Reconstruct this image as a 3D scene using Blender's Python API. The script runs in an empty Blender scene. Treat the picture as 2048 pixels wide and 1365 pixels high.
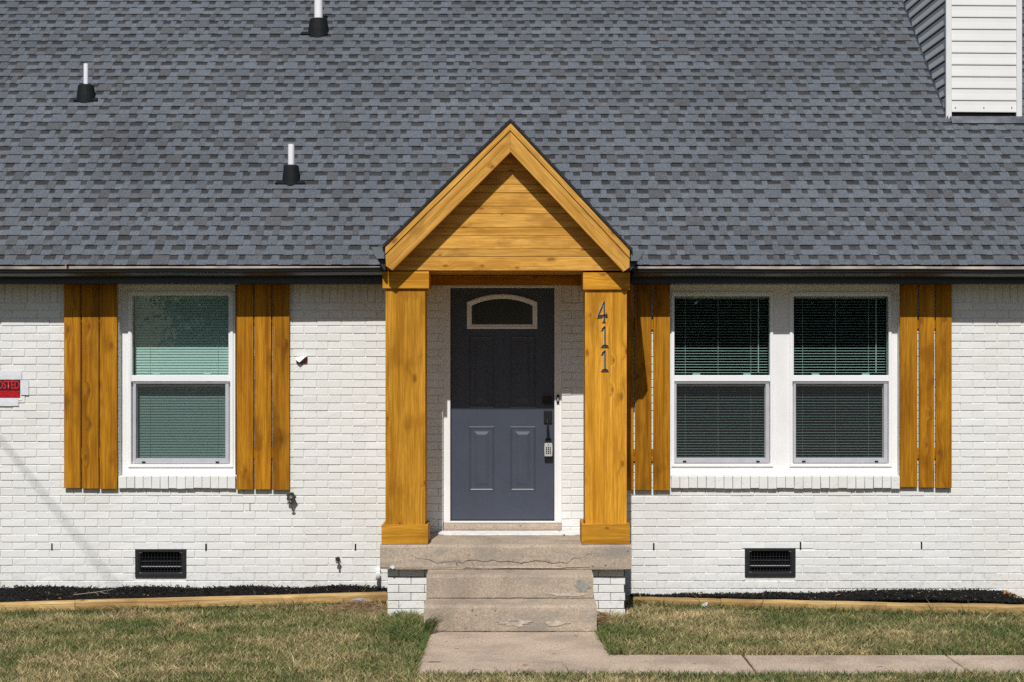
import bpy, math, random
import numpy as np
from mathutils import Vector, Matrix

random.seed(7)
rng = np.random.default_rng(11)
S = bpy.context.scene
COL = S.collection
R = math.radians

# ------------------------------------------------------------------ camera
DW, F, CZ, HOR = 14.4, 3269.0, 2.21, 700.0   # metres to the wall, focal length (px of 2048), eye height, horizon row
cam = bpy.data.cameras.new("camera")
cam.sensor_width = 36.0
cam.lens = F / 2048 * 36.0
cam.shift_y = (HOR - 682.5) / 2048
cam.clip_end = 600
co = bpy.data.objects.new("camera", cam)
co.location = (0, -DW, CZ)
co.rotation_euler = (R(90), 0, 0)
COL.objects.link(co)
S.camera = co

# ------------------------------------------------------------------ sky, sun, exposure
SUN = Vector((0.115, 1.0, -1.13)).normalized()          # the way the sunlight travels
el = math.asin(-SUN.z)
w = bpy.data.worlds.new("World"); S.world = w; w.use_nodes = True
nt = w.node_tree
sky = nt.nodes.new("ShaderNodeTexSky"); sky.sky_type = 'NISHITA'; sky.sun_disc = False
sky.sun_elevation = el; sky.sun_rotation = math.pi + 0.115
bgn = nt.nodes["Background"]; bgn.inputs[1].default_value = 0.05
nt.links.new(sky.outputs[0], bgn.inputs[0])
sl = bpy.data.lights.new("sun", 'SUN'); sl.energy = 3.9; sl.angle = R(0.53); sl.color = (1.0, 0.975, 0.94)
so = bpy.data.objects.new("sun", sl)
so.rotation_euler = SUN.to_track_quat('-Z', 'Y').to_euler()
so.location = (-2, -20, 25); COL.objects.link(so)
S.view_settings.view_transform = 'Standard'; S.view_settings.look = 'None'
S.view_settings.exposure = 0.10; S.view_settings.gamma = 1.0
S.cycles.use_denoising = False
S.cycles.transparent_max_bounces = 24
S.cycles.max_bounces = 8
S.cycles.sample_clamp_indirect = 4.0

# ------------------------------------------------------------------ helpers: measuring
def X(px, d=0.0): return (px - 1024.0) * (DW - d) / F          # d = metres in front of the brick face
def Z(py, d=0.0): return CZ - (py - HOR) * (DW - d) / F

# ------------------------------------------------------------------ helpers: materials
M = {}
class NT:
    def __init__(s, name):
        s.m = bpy.data.materials.new(name); s.m.use_nodes = True
        s.t = s.m.node_tree; s.n = s.t.nodes; s.l = s.t.links
        s.b = s.n["Principled BSDF"]; s.out = s.n["Material Output"]
        M[name] = s.m
    def new(s, k, **kw):
        nd = s.n.new(k)
        for a, v in kw.items(): setattr(nd, a, v)
        return nd
    def link(s, a, b): s.l.new(a, b)
    def noise(s, vec, scale, detail=4, rough=0.55, dist=0.0):
        nd = s.new("ShaderNodeTexNoise"); nd.inputs["Scale"].default_value = scale
        nd.inputs["Detail"].default_value = detail; nd.inputs["Roughness"].default_value = rough
        nd.inputs["Distortion"].default_value = dist
        if vec is not None: s.link(vec, nd.inputs["Vector"])
        return nd.outputs["Fac"]
    def ramp(s, fac, stops):
        nd = s.new("ShaderNodeValToRGB"); e = nd.color_ramp.elements
        while len(e) < len(stops): e.new(0.5)
        for el_, (p, c) in zip(e, stops):
            el_.position = p; el_.color = (c[0], c[1], c[2], 1) if not isinstance(c, (int, float)) else (c, c, c, 1)
        s.link(fac, nd.inputs[0]); return nd.outputs[0]
    def mix(s, fac, a, b, mode='MIX'):
        nd = s.new("ShaderNodeMix", data_type='RGBA', blend_type=mode)
        for sock, v in ((nd.inputs[0], fac), (nd.inputs[6], a), (nd.inputs[7], b)):
            if hasattr(v, "node"): s.link(v, sock)
            elif isinstance(v, (int, float)): sock.default_value = v
            else: sock.default_value = (v[0], v[1], v[2], 1)
        return nd.outputs[2]
    def math(s, op, a, b=0.0, clamp=False):
        nd = s.new("ShaderNodeMath", operation=op, use_clamp=clamp)
        for sock, v in ((nd.inputs[0], a), (nd.inputs[1], b)):
            if hasattr(v, "node"): s.link(v, sock)
            else: sock.default_value = v
        return nd.outputs[0]
    def mapping(s, vec, scale=(1, 1, 1), loc=(0, 0, 0), rot=(0, 0, 0)):
        nd = s.new("ShaderNodeMapping"); nd.inputs["Scale"].default_value = scale
        nd.inputs["Location"].default_value = loc; nd.inputs["Rotation"].default_value = rot
        s.link(vec, nd.inputs["Vector"]); return nd.outputs[0]
    def coord(s, which="Object"): return s.new("ShaderNodeTexCoord").outputs[which]
    def pos(s): return s.new("ShaderNodeNewGeometry").outputs["Position"]
    def rand(s): return s.new("ShaderNodeObjectInfo").outputs["Random"]
    def attr(s, name="col"): return s.new("ShaderNodeAttribute", attribute_name=name).outputs["Color"]
    def bump(s, h, strength=0.3, dist=0.01):
        nd = s.new("ShaderNodeBump"); nd.inputs["Strength"].default_value = strength
        nd.inputs["Distance"].default_value = dist; s.link(h, nd.inputs["Height"])
        s.link(nd.outputs[0], s.b.inputs["Normal"]); return nd
    def base(s, c):
        if hasattr(c, "node"): s.link(c, s.b.inputs["Base Color"])
        else: s.b.inputs["Base Color"].default_value = (*c, 1)
    def rough(s, v): s.b.inputs["Roughness"].default_value = v
    def spec(s, v): s.b.inputs["Specular IOR Level"].default_value = v
    def metal(s, v): s.b.inputs["Metallic"].default_value = v

def simple(name, c, rough=0.5, spec=0.4, metal=0.0, var=0.12, scale=6.0):
    t = NT(name); p = t.pos(); n = t.noise(p, scale, 5)
    lo = tuple(v * (1 - var) for v in c); hi = tuple(min(1, v * (1 + var)) for v in c)
    t.base(t.ramp(n, [(0.3, lo), (0.7, hi)])); t.rough(rough); t.spec(spec); t.metal(metal)
    return t

# painted brick: rough strokes pressed into the clay under thick white paint, some grime
def brick_mat(name, c):
    t = NT(name); p = t.pos()
    a = t.attr("col")
    big = t.noise(p, 0.9, 5, 0.6)
    fine = t.noise(p, 55, 4, 0.6)
    tint = t.ramp(big, [(0.32, (c[0] * 0.93, c[1] * 0.92, c[2] * 0.885)), (0.62, c)])
    tint = t.mix(1.0, tint, a, 'MULTIPLY')
    # runs of rust and splashes of soil
    rp = t.mapping(p, (9, 9, 1.6))
    rust = t.ramp(t.noise(rp, 1.0, 6, 0.7), [(0.70, 0.0), (0.80, 0.30)])
    tint = t.mix(rust, tint, (0.50, 0.40, 0.27))
    spk = t.ramp(t.noise(p, 38, 2, 0.5), [(0.735, 0.0), (0.77, 0.55)])
    tint = t.mix(spk, tint, (0.30, 0.27, 0.22))
    # soil splashed up from the bed by rain
    sz_ = t.new("ShaderNodeSeparateXYZ"); t.link(p, sz_.inputs[0])
    up_ = t.ramp(t.math('ADD', t.math('MULTIPLY', sz_.outputs[2], 1.6), t.math('MULTIPLY', t.noise(p, 2.3, 3), 0.25)), [(0.20, 1.0), (0.75, 0.0)])
    sp_ = t.ramp(t.noise(p, 24, 5, 0.75), [(0.50, 0.0), (0.66, 0.60)])
    tint = t.mix(t.math('MULTIPLY', up_, sp_), tint, (0.40, 0.34, 0.27))
    t.base(tint); t.rough(0.62); t.spec(0.25)
    v1 = t.mapping(p, (1, 1, 1), rot=(0, R(38), 0)); v1 = t.mapping(v1, (15, 15, 62))
    s1 = t.noise(v1, 1.0, 3, 0.5, 0.6)
    v2 = t.mapping(p, (1, 1, 1), rot=(0, R(-55), 0)); v2 = t.mapping(v2, (14, 14, 55), (5, 3, 1))
    s2 = t.noise(v2, 1.0, 3, 0.5, 0.6)
    sel = t.ramp(t.noise(p, 7.0, 2), [(0.45, 0.0), (0.55, 1.0)])
    sc = t.mix(sel, s1, s2)
    sc = t.ramp(sc, [(0.30, 0.0), (0.42, 1.0)])
    h = t.math('ADD', sc, t.math('MULTIPLY', fine, 0.5))
    t.bump(h, 0.55, 0.0030)
    return t
brick_mat("painted_brick", (0.775, 0.776, 0.765))
brick_mat("painted_mortar", (0.72, 0.715, 0.69))

# stained pine, grain along the board's own x
def wood_mat(name, light, mid, dark, knots=1.0):
    t = NT(name)
    o = t.coord("Object"); r = t.rand()
    off = t.new("ShaderNodeCombineXYZ")
    t.link(t.math('MULTIPLY', r, 61.0), off.inputs[0]); t.link(t.math('MULTIPLY', r, 37.0), off.inputs[1]); t.link(t.math('MULTIPLY', r, 23.0), off.inputs[2])
    add = t.new("ShaderNodeVectorMath", operation='ADD'); t.link(o, add.inputs[0]); t.link(off.outputs[0], add.inputs[1])
    v = add.outputs[0]
    # knots
    sp = t.new("ShaderNodeSeparateXYZ"); t.link(v, sp.inputs[0]); cb = t.new("ShaderNodeCombineXYZ")
    t.link(t.math('MULTIPLY', sp.outputs[0], 3.4), cb.inputs[0]); t.link(t.math('MULTIPLY', sp.outputs[2], 6.5), cb.inputs[1])
    kv = cb.outputs[0]
    vor = t.new("ShaderNodeTexVoronoi", feature='F1', voronoi_dimensions='2D'); vor.inputs["Scale"].default_value = 1.0
    wob = t.new("ShaderNodeVectorMath", operation='ADD'); nz = t.new("ShaderNodeTexNoise"); nz.inputs["Scale"].default_value = 14.0
    t.link(v, nz.inputs["Vector"])
    sub = t.new("ShaderNodeVectorMath", operation='SCALE'); sub.inputs["Scale"].default_value = 0.10; t.link(nz.outputs["Color"], sub.inputs[0])
    t.link(kv, wob.inputs[0]); t.link(sub.outputs[0], wob.inputs[1]); t.link(wob.outputs[0], vor.inputs["Vector"])
    sepc = t.new("ShaderNodeSeparateColor"); t.link(vor.outputs["Color"], sepc.inputs[0])
    has = t.math('GREATER_THAN', sepc.outputs[0], 0.66)
    kd = t.math('DIVIDE', vor.outputs["Distance"], t.math('ADD', 0.35, t.math('MULTIPLY', sepc.outputs[1], 1.1)))
    core = t.math('MULTIPLY', t.ramp(kd, [(0.045, 1.0), (0.105, 0.0)]), has)
    halo = t.math('MULTIPLY', t.ramp(kd, [(0.08, 1.0), (0.32, 0.0)]), has)
    # grain bends round the knots
    bo = t.new("ShaderNodeCombineXYZ"); t.link(t.math('MULTIPLY', halo, 0.035), bo.inputs[2])
    bend = t.new("ShaderNodeVectorMath", operation='ADD'); t.link(v, bend.inputs[0]); t.link(bo.outputs[0], bend.inputs[1])
    g1 = t.noise(t.mapping(bend.outputs[0], (1.1, 26, 26)), 1.0, 6, 0.65, 0.5)
    g2 = t.noise(t.mapping(v, (4, 120, 120)), 1.0, 3, 0.7)
    g3 = t.noise(t.mapping(v, (1.1, 5, 5)), 1.0, 4, 0.6)
    g = t.math('ADD', t.math('MULTIPLY', g1, 0.62), t.math('MULTIPLY', g3, 0.38))
    c = t.ramp(g, [(0.38, dark), (0.50, mid), (0.61, light)])
    c = t.mix(t.math('MULTIPLY', t.ramp(g2, [(0.42, 1.0), (0.55, 0.0)]), 0.55), c, tuple(x * 0.55 for x in mid))
    st_ = t.ramp(t.noise(t.mapping(bend.outputs[0], (0.7, 48, 48), (7, 2, 5)), 1.0, 4, 0.6), [(0.55, 0.0), (0.65, 0.58)])
    c = t.mix(st_, c, tuple(x * 0.72 for x in dark))
    c = t.mix(t.math('MULTIPLY', halo, 0.30 * knots), c, dark)
    c = t.mix(t.math('MULTIPLY', core, 0.66 * knots), c, (0.13, 0.055, 0.014))
    blot = t.ramp(t.noise(t.mapping(v, (2.0, 4, 4), (3, 9, 4)), 1.3, 4), [(0.53, 0.0), (0.68, 0.6)])
    c = t.mix(blot, c, tuple(x * 0.62 for x in dark))
    hs = t.new("ShaderNodeHueSaturation"); t.link(c, hs.inputs["Color"])
    t.link(t.math('ADD', 0.86, t.math('MULTIPLY', r, 0.32)), hs.inputs["Value"])
    t.base(hs.outputs[0]); t.rough(0.6); t.spec(0.12)
    t.bump(t.math('ADD', t.math('MULTIPLY', g2, 0.6), g1), 0.35, 0.0015)
wood_mat("stained_pine", (0.73, 0.360, 0.042), (0.61, 0.284, 0.024), (0.41, 0.165, 0.012))
wood_mat("stained_pine_gable", (0.77, 0.425, 0.105), (0.65, 0.335, 0.066), (0.46, 0.205, 0.030), 1.0)
wood_mat("stained_pine_shutter", (0.51, 0.232, 0.016), (0.405, 0.170, 0.009), (0.225, 0.080, 0.004))
wood_mat("treated_timber", (0.60, 0.42, 0.19), (0.47, 0.305, 0.12), (0.27, 0.155, 0.06), 0.9)

# asphalt shingle: granules of several greys on each tab's own colour
t = NT("shingle"); p = t.pos(); a = t.attr("col")
gr = t.noise(p, 230, 2, 0.6); gr2 = t.noise(p, 95, 3, 0.75)
g = t.math('ADD', t.math('MULTIPLY', gr, 0.5), t.math('MULTIPLY', gr2, 0.5))
k = t.ramp(g, [(0.41, 0.50), (0.5, 1.0), (0.59, 1.60)])
big = t.ramp(t.noise(p, 0.7, 4), [(0.3, 0.90), (0.7, 1.08)])
t.base(t.mix(1.0, t.mix(1.0, a, k, 'MULTIPLY'), big, 'MULTIPLY')); t.rough(0.9); t.spec(0.15)
t.bump(g, 0.5, 0.003)

# concrete with exposed sand, stains and pitting
def concrete(name, c, stain):
    t = NT(name); p = t.pos()
    b = t.noise(p, 1.7, 6, 0.62); f = t.noise(p, 105, 3, 0.7); mm = t.noise(p, 45, 4, 0.65)
    col = t.ramp(b, [(0.34, tuple(x * 0.74 for x in c)), (0.50, c), (0.66, tuple(min(1, x * 1.14) for x in c))])
    col = t.mix(0.45, col, t.ramp(f, [(0.36, 0.50), (0.5, 1.0), (0.64, 1.45)]), 'MULTIPLY')
    col = t.mix(t.ramp(mm, [(0.60, 0.0), (0.72, 0.40)]), col, tuple(x * 0.55 for x in c))
    co_ = t.noise(t.mapping(p, (55, 16, 55)), 1.0, 3, 0.7)
    col = t.mix(0.40, col, t.ramp(co_, [(0.36, 0.62), (0.5, 1.0), (0.64, 1.32)]), 'MULTIPLY')
    st = t.ramp(t.noise(t.mapping(p, (1.2, 1.2, 4.0)), 2.0, 6, 0.7), [(0.51, 0.0), (0.64, 0.75)])
    col = t.mix(st, col, stain)
    pit = t.ramp(t.noise(p, 28, 2, 0.4), [(0.73, 0.0), (0.76, 0.8)])
    col = t.mix(pit, col, (0.10, 0.08, 0.06))
    t.base(col); t.rough(0.88); t.spec(0.2)
    t.bump(t.math('ADD', t.math('MULTIPLY', f, 0.5), t.math('ADD', mm, t.math('MULTIPLY', pit, -1.0))), 0.45, 0.003)
concrete("step_concrete", (0.40, 0.325, 0.25), (0.27, 0.245, 0.21))
concrete("walk_concrete", (0.48, 0.378, 0.292), (0.36, 0.285, 0.22))
concrete("grey_stone", (0.27, 0.27, 0.28), (0.22, 0.21, 0.21))

simple("white_vinyl", (0.84, 0.84, 0.85), 0.35, 0.5, var=0.03, scale=3)
simple("white_trim_paint", (0.80, 0.79, 0.785), 0.5, 0.4, var=0.04, scale=4)
simple("door_paint", (0.056, 0.065, 0.091), 0.42, 0.45, var=0.06, scale=5)
simple("black_gutter", (0.020, 0.021, 0.024), 0.32, 0.5, var=0.2, scale=3)
simple("gutter_cap_sheen", (0.13, 0.145, 0.16), 0.4, 0.5, var=0.12, scale=6)  # paler grey stands in for the reflection on dark coated metal
simple("black_fascia", (0.022, 0.023, 0.027), 0.45, 0.5, var=0.15, scale=3)
simple("pale_drip_metal", (0.38, 0.32, 0.27), 0.5, 0.4, var=0.5, scale=4)
simple("black_plastic", (0.010, 0.010, 0.012), 0.45, 0.4, var=0.2, scale=20)
simple("vent_black", (0.016, 0.017, 0.019), 0.5, 0.4, var=0.25, scale=20)
simple("vent_dark", (0.004, 0.004, 0.005), 0.8, 0.1)
simple("boot_rubber", (0.010, 0.011, 0.013), 0.7, 0.2, var=0.25, scale=25)
simple("white_pipe", (0.82, 0.81, 0.83), 0.4, 0.45, var=0.04, scale=10)
simple("siding", (0.715, 0.710, 0.695), 0.5, 0.35, var=0.035, scale=2.5)
simple("siding_trim", (0.70, 0.70, 0.70), 0.5, 0.35, var=0.05, scale=5)
simple("flashing_metal", (0.26, 0.27, 0.30), 0.38, 0.5, 0.85, var=0.3, scale=8)
simple("blind_slat", (0.86, 0.86, 0.85), 0.5, 0.4, var=0.02, scale=5)
simple("screen_alu", (0.46, 0.46, 0.49), 0.45, 0.5, var=0.08, scale=9)
simple("interior_paint", (0.30, 0.30, 0.29), 0.9, 0.1, var=0.1, scale=1)
simple("tape", (0.70, 0.71, 0.75), 0.35, 0.5, var=0.08, scale=30)
simple("sign_black", (0.016, 0.010, 0.010), 0.45, 0.4, var=0.2, scale=20)
simple("sign_red", (0.66, 0.010, 0.022), 0.4, 0.4, var=0.1, scale=20)
simple("sign_dark_red", (0.25, 0.006, 0.012), 0.4, 0.4, var=0.15, scale=20)
simple("paper_white", (0.84, 0.84, 0.85), 0.6, 0.3, var=0.04, scale=30)
simple("paper_red", (0.32, 0.10, 0.11), 0.6, 0.3, var=0.15, scale=40)
simple("number_black", (0.012, 0.012, 0.018), 0.35, 0.5, var=0.2, scale=20)
simple("number_edge", (0.62, 0.60, 0.58), 0.35, 0.5, 0.3, var=0.1, scale=20)
simple("lockbox_grey", (0.52, 0.52, 0.51), 0.42, 0.5, 0.2, var=0.08, scale=30)
simple("brass_old", (0.09, 0.085, 0.055), 0.42, 0.5, 0.6, var=0.5, scale=60)
simple("bright_metal", (0.55, 0.56, 0.66), 0.3, 0.5, 0.8, var=0.2, scale=60)
simple("crack_dark", (0.10, 0.080, 0.060), 0.95, 0.1, var=0.3, scale=30)
simple("white_strip", (0.76, 0.75, 0.74), 0.8, 0.2, var=0.12, scale=14)
simple("pale_patch", (0.47, 0.405, 0.335), 0.9, 0.1, var=0.25, scale=40)
simple("grey_patch", (0.29, 0.275, 0.245), 0.9, 0.1, var=0.25, scale=40)
simple("walk_stain", (0.17, 0.12, 0.08), 0.95, 0.1, var=0.3, scale=30)
simple("bark", (0.11, 0.08, 0.055), 0.9, 0.1, var=0.4, scale=8)
simple("dry_leaf", (0.30, 0.13, 0.045), 0.7, 0.2, var=0.3, scale=40)
simple("cable_black", (0.015, 0.015, 0.015), 0.6, 0.3)
simple("pole_wood", (0.16, 0.11, 0.075), 0.85, 0.1, var=0.3, scale=5)
simple("soffit_brown", (0.10, 0.075, 0.05), 0.7, 0.2, var=0.2, scale=5)
simple("twig", (0.34, 0.27, 0.18), 0.8, 0.2, var=0.3, scale=40)

t = NT("soil"); p = t.pos(); n = t.noise(p, 3, 6)
t.base(t.ramp(n, [(0.3, (0.085, 0.070, 0.038)), (0.6, (0.135, 0.118, 0.060)), (0.8, (0.09, 0.11, 0.045))])); t.rough(0.95); t.spec(0.1)
t = NT("grass_blade"); a = t.attr("col")
t.base(a); t.rough(0.6); t.spec(0.2)
tr = t.new("ShaderNodeBsdfTranslucent"); t.link(a, tr.inputs["Color"])
mx = t.new("ShaderNodeMixShader"); mx.inputs[0].default_value = 0.22
t.link(t.b.outputs[0], mx.inputs[1]); t.link(tr.outputs[0], mx.inputs[2]); t.link(mx.outputs[0], t.out.inputs["Surface"])
t = NT("mulch"); a = t.attr("col"); t.base(a); t.rough(0.8); t.spec(0.25)
t = NT("leaf"); a = t.attr("col"); t.base(a); t.rough(0.5); t.spec(0.3)

# window glass: green tinted, mirror-like by Fresnel
def glass(name, tint, ior):
    t = NT(name); t.n.remove(t.b)
    fr = t.new("ShaderNodeFresnel")           # a thin pane: its back face reflects like its front
    bf = t.new("ShaderNodeNewGeometry").outputs["Backfacing"]
    t.link(t.math('ADD', ior, t.math('MULTIPLY', bf, 1.0 / ior - ior)), fr.inputs["IOR"])
    tp = t.new("ShaderNodeBsdfTransparent"); tp.inputs[0].default_value = (*tint, 1)
    gl = t.new("ShaderNodeBsdfGlossy"); gl.inputs["Roughness"].default_value = 0.01
    wv = t.noise(t.pos(), 3.0, 2); bp = t.new("ShaderNodeBump"); bp.inputs["Strength"].default_value = 0.03; bp.inputs["Distance"].default_value = 0.02
    t.link(wv, bp.inputs["Height"]); t.link(bp.outputs[0], gl.inputs["Normal"])
    mx = t.new("ShaderNodeMixShader"); t.link(fr.outputs[0], mx.inputs[0]); t.link(tp.outputs[0], mx.inputs[1]); t.link(gl.outputs[0], mx.inputs[2])
    t.link(mx.outputs[0], t.out.inputs["Surface"])
glass("window_glass", (0.755, 0.85, 0.828), 1.52)
t = NT("door_glass"); t.base((0.006, 0.009, 0.008)); t.rough(0.08); t.spec(0.5)  # opaque pane; the dark room behind is put into its near-black colour
# insect screen: a fine dark weave
t = NT("insect_screen"); t.n.remove(t.b)
tp = t.new("ShaderNodeBsdfTransparent"); df = t.new("ShaderNodeBsdfDiffuse"); df.inputs[0].default_value = (0.040, 0.040, 0.044, 1)
mx = t.new("ShaderNodeMixShader"); mx.inputs[0].default_value = 0.42
t.link(tp.outputs[0], mx.inputs[1]); t.link(df.outputs[0], mx.inputs[2]); t.link(mx.outputs[0], t.out.inputs["Surface"])

# ------------------------------------------------------------------ helpers: objects
WP = {}                                    # world position of every object that parents others
def link(o, parent=None, wpos=(0, 0, 0)):
    COL.objects.link(o)
    wpos = Vector(wpos)
    if parent is not None:
        o.parent = parent; o.location = wpos - WP[parent.name]
    else:
        o.location = wpos
    WP[o.name] = wpos
    return o
def tag(o, label=None, cat=None, group=None, kind=None):
    for k_, v_ in (("label", label), ("category", cat), ("group", group), ("kind", kind)):
        if v_: o[k_] = v_
    return o
def empty(name, loc=(0, 0, 0), parent=None):
    o = bpy.data.objects.new(name, None); o.empty_display_size = 0.1
    return link(o, parent, loc)

class MB:
    """collects world-space vertices and faces for ONE mesh object"""
    def __init__(s): s.v = []; s.f = []; s.c = []; s.mi = []
    def face(s, idx, col=None, mi=0): s.f.append(tuple(idx)); s.c.append(col); s.mi.append(mi)
    def box(s, x0, x1, y0, y1, z0, z1, col=None, mi=0):
        b = len(s.v)
        s.v += [(x0, y0, z0), (x1, y0, z0), (x1, y1, z0), (x0, y1, z0), (x0, y0, z1), (x1, y0, z1), (x1, y1, z1), (x0, y1, z1)]
        for q in ((0, 3, 2, 1), (4, 5, 6, 7), (0, 1, 5, 4), (1, 2, 6, 5), (2, 3, 7, 6), (3, 0, 4, 7)):
            s.face([b + i for i in q], col, mi)
        return s
    def prism(s, pts, y0, y1, col=None, mi=0):
        """polygon of (x,z), anticlockwise seen from -y, extruded from y0 (front) to y1"""
        n = len(pts); b = len(s.v)
        s.v += [(x, y0, z) for x, z in pts] + [(x, y1, z) for x, z in pts]
        s.face([b + i for i in range(n)], col, mi)
        s.face([b + n + i for i in reversed(range(n))], col, mi)
        for i in range(n):
            j = (i + 1) % n
            s.face([b + i, b + n + i, b + n + j, b + j], col, mi)
        return s
    def loft(s, loops, closed_end=True, col=None, mi=0, cap0=False):
        b0 = len(s.v); n = len(loops[0])
        for lp in loops: s.v += [tuple(q) for q in lp]
        for k_ in range(len(loops) - 1):
            for i in range(n):
                j = (i + 1) % n
                s.face([b0 + k_ * n + i, b0 + k_ * n + j, b0 + (k_ + 1) * n + j, b0 + (k_ + 1) * n + i], col, mi)
        if closed_end: s.face([b0 + (len(loops) - 1) * n + i for i in range(n)], col, mi)
        if cap0: s.face([b0 + i for i in reversed(range(n))], col, mi)
        return s
    def ring(s, x0, x1, z0, z1, l, r, bo, to, y0, y1):
        """a picture frame in the xz plane, member widths l r bottom top, from y0 (front) to y1"""
        o = [(x0, z0), (x1, z0), (x1, z1), (x0, z1)]
        i_ = [(x0 + l, z0 + bo), (x1 - r, z0 + bo), (x1 - r, z1 - to), (x0 + l, z1 - to)]
        e = 0.003
        def ins(lp, k_): return [(lp[0][0] + k_, lp[0][1] + k_), (lp[1][0] - k_, lp[1][1] + k_), (lp[2][0] - k_, lp[2][1] - k_), (lp[3][0] + k_, lp[3][1] - k_)]
        L = [[(x, y1, z) for x, z in o], [(x, y0 + e, z) for x, z in o], [(x, y0, z) for x, z in ins(o, e)],
             [(x, y0, z) for x, z in ins(i_, -e)], [(x, y0 + e, z) for x, z in i_], [(x, y1, z) for x, z in i_], [(x, y1, z) for x, z in o]]
        return s.loft(L, closed_end=False)
    def tube(s, pts, rad, n=10, cap=True):
        loops = []
        pts = [Vector(p_) for p_ in pts]
        rads = rad if isinstance(rad, (list, tuple)) else [rad] * len(pts)
        for i, p_ in enumerate(pts):
            d_ = (pts[min(i + 1, len(pts) - 1)] - pts[max(i - 1, 0)]).normalized()
            up = Vector((0, 0, 1)) if abs(d_.z) < 0.9 else Vector((0, 1, 0))
            a_ = d_.cross(up).normalized(); b_ = a_.cross(d_).normalized()
            loops.append([p_ + (a_ * math.cos(2 * math.pi * k_ / n) + b_ * math.sin(2 * math.pi * k_ / n)) * rads[i] for k_ in range(n)])
        return s.loft(loops, closed_end=cap, cap0=cap)
    def build(s, name, mats, parent=None, origin=None, smooth=False, bevel=0.0, rot_y=0.0, kind=None):
        V = np.array(s.v, dtype=float)
        if origin is None:
            lo, hi = V.min(0), V.max(0); origin = (lo + hi) / 2
        o_ = np.array(origin, dtype=float)
        V = V - o_
        if rot_y:
            c_, s_ = math.cos(-rot_y), math.sin(-rot_y)
            x_, z_ = V[:, 0].copy(), V[:, 2].copy()
            V[:, 0] = c_ * x_ + s_ * z_; V[:, 2] = -s_ * x_ + c_ * z_
        me = bpy.data.meshes.new(name)
        me.from_pydata(V.tolist(), [], s.f)
        if not isinstance(mats, (list, tuple)): mats = [mats]
        for m_ in mats: me.materials.append(M[m_])
        if len(mats) > 1: me.polygons.foreach_set("material_index", s.mi)
        if any(c_ is not None for c_ in s.c):
            at = me.attributes.new("col", 'FLOAT_COLOR', 'FACE')
            arr = np.ones((len(s.f), 4)); 
            for i, c_ in enumerate(s.c):
                if c_ is not None: arr[i, :3] = c_
            at.data.foreach_set("color", arr.ravel())
        if smooth: me.polygons.foreach_set("use_smooth", [True] * len(me.polygons))
        ob = bpy.data.objects.new(name, me)
        link(ob, parent, origin)
        if rot_y: ob.rotation_euler = (0, rot_y, 0)
        if bevel:
            bv = ob.modifiers.new("bevel", 'BEVEL'); bv.width = bevel; bv.segments = 1; bv.limit_method = 'ANGLE'
        if kind: ob["kind"] = kind
        return ob

def plank(name, pts, y0, y1, mat, parent, grain=(1, 0), bevel=0.003):
    """a board cut to the polygon pts (x,z); grain = its direction in the xz plane"""
    return MB().prism(pts, y0, y1).build(name, mat, parent, bevel=bevel, rot_y=math.atan2(-grain[1], grain[0]))
def rect(x0, x1, z0, z1): return [(x0, z0), (x1, z0), (x1, z1), (x0, z1)]
def np_mesh(name, V, faces_n, mat, cols=None, parent=None):
    """V (n,3); faces_n list of arrays of equal-length index rows"""
    me = bpy.data.meshes.new(name)
    me.vertices.add(len(V)); me.vertices.foreach_set("co", np.asarray(V, dtype=np.float32).ravel())
    idx = np.concatenate([f_.ravel() for f_ in faces_n]); cnt = np.concatenate([np.full(len(f_), f_.shape[1]) for f_ in faces_n])
    st = np.concatenate([[0], np.cumsum(cnt)[:-1]])
    me.loops.add(len(idx)); me.loops.foreach_set("vertex_index", idx.astype(np.int32))
    me.polygons.add(len(cnt)); me.polygons.foreach_set("loop_start", st.astype(np.int32))
    me.materials.append(M[mat])
    if cols is not None:
        at = me.attributes.new("col", 'FLOAT_COLOR', 'POINT')
        at.data.foreach_set("color", np.concatenate([cols, np.ones((len(cols), 1))], 1).astype(np.float32).ravel())
    me.update(calc_edges=True); me.validate()
    ob = bpy.data.objects.new(name, me)
    return link(ob, parent)
def lattice_noise(x, y, seed):
    g = np.random.default_rng(seed).random((128, 128))
    xi, yi = np.floor(x).astype(int), np.floor(y).astype(int); fx, fy = x - xi, y - yi
    fx, fy = fx * fx * (3 - 2 * fx), fy * fy * (3 - 2 * fy)
    q = lambda a_, b_: g[a_ % 128, b_ % 128]
    return (q(xi, yi) * (1 - fx) + q(xi + 1, yi) * fx) * (1 - fy) + (q(xi, yi + 1) * (1 - fx) + q(xi + 1, yi + 1) * fx) * fy

# ================================================================== SETTING
g = MB(); g.v = [(-150, -220, -0.035), (150, -220, -0.035), (150, 120, -0.035), (-150, 120, -0.035)]; g.face((0, 1, 2, 3))
tag(g.build("ground", "soil", origin=(0, 0, -0.035)), kind="structure")

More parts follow.
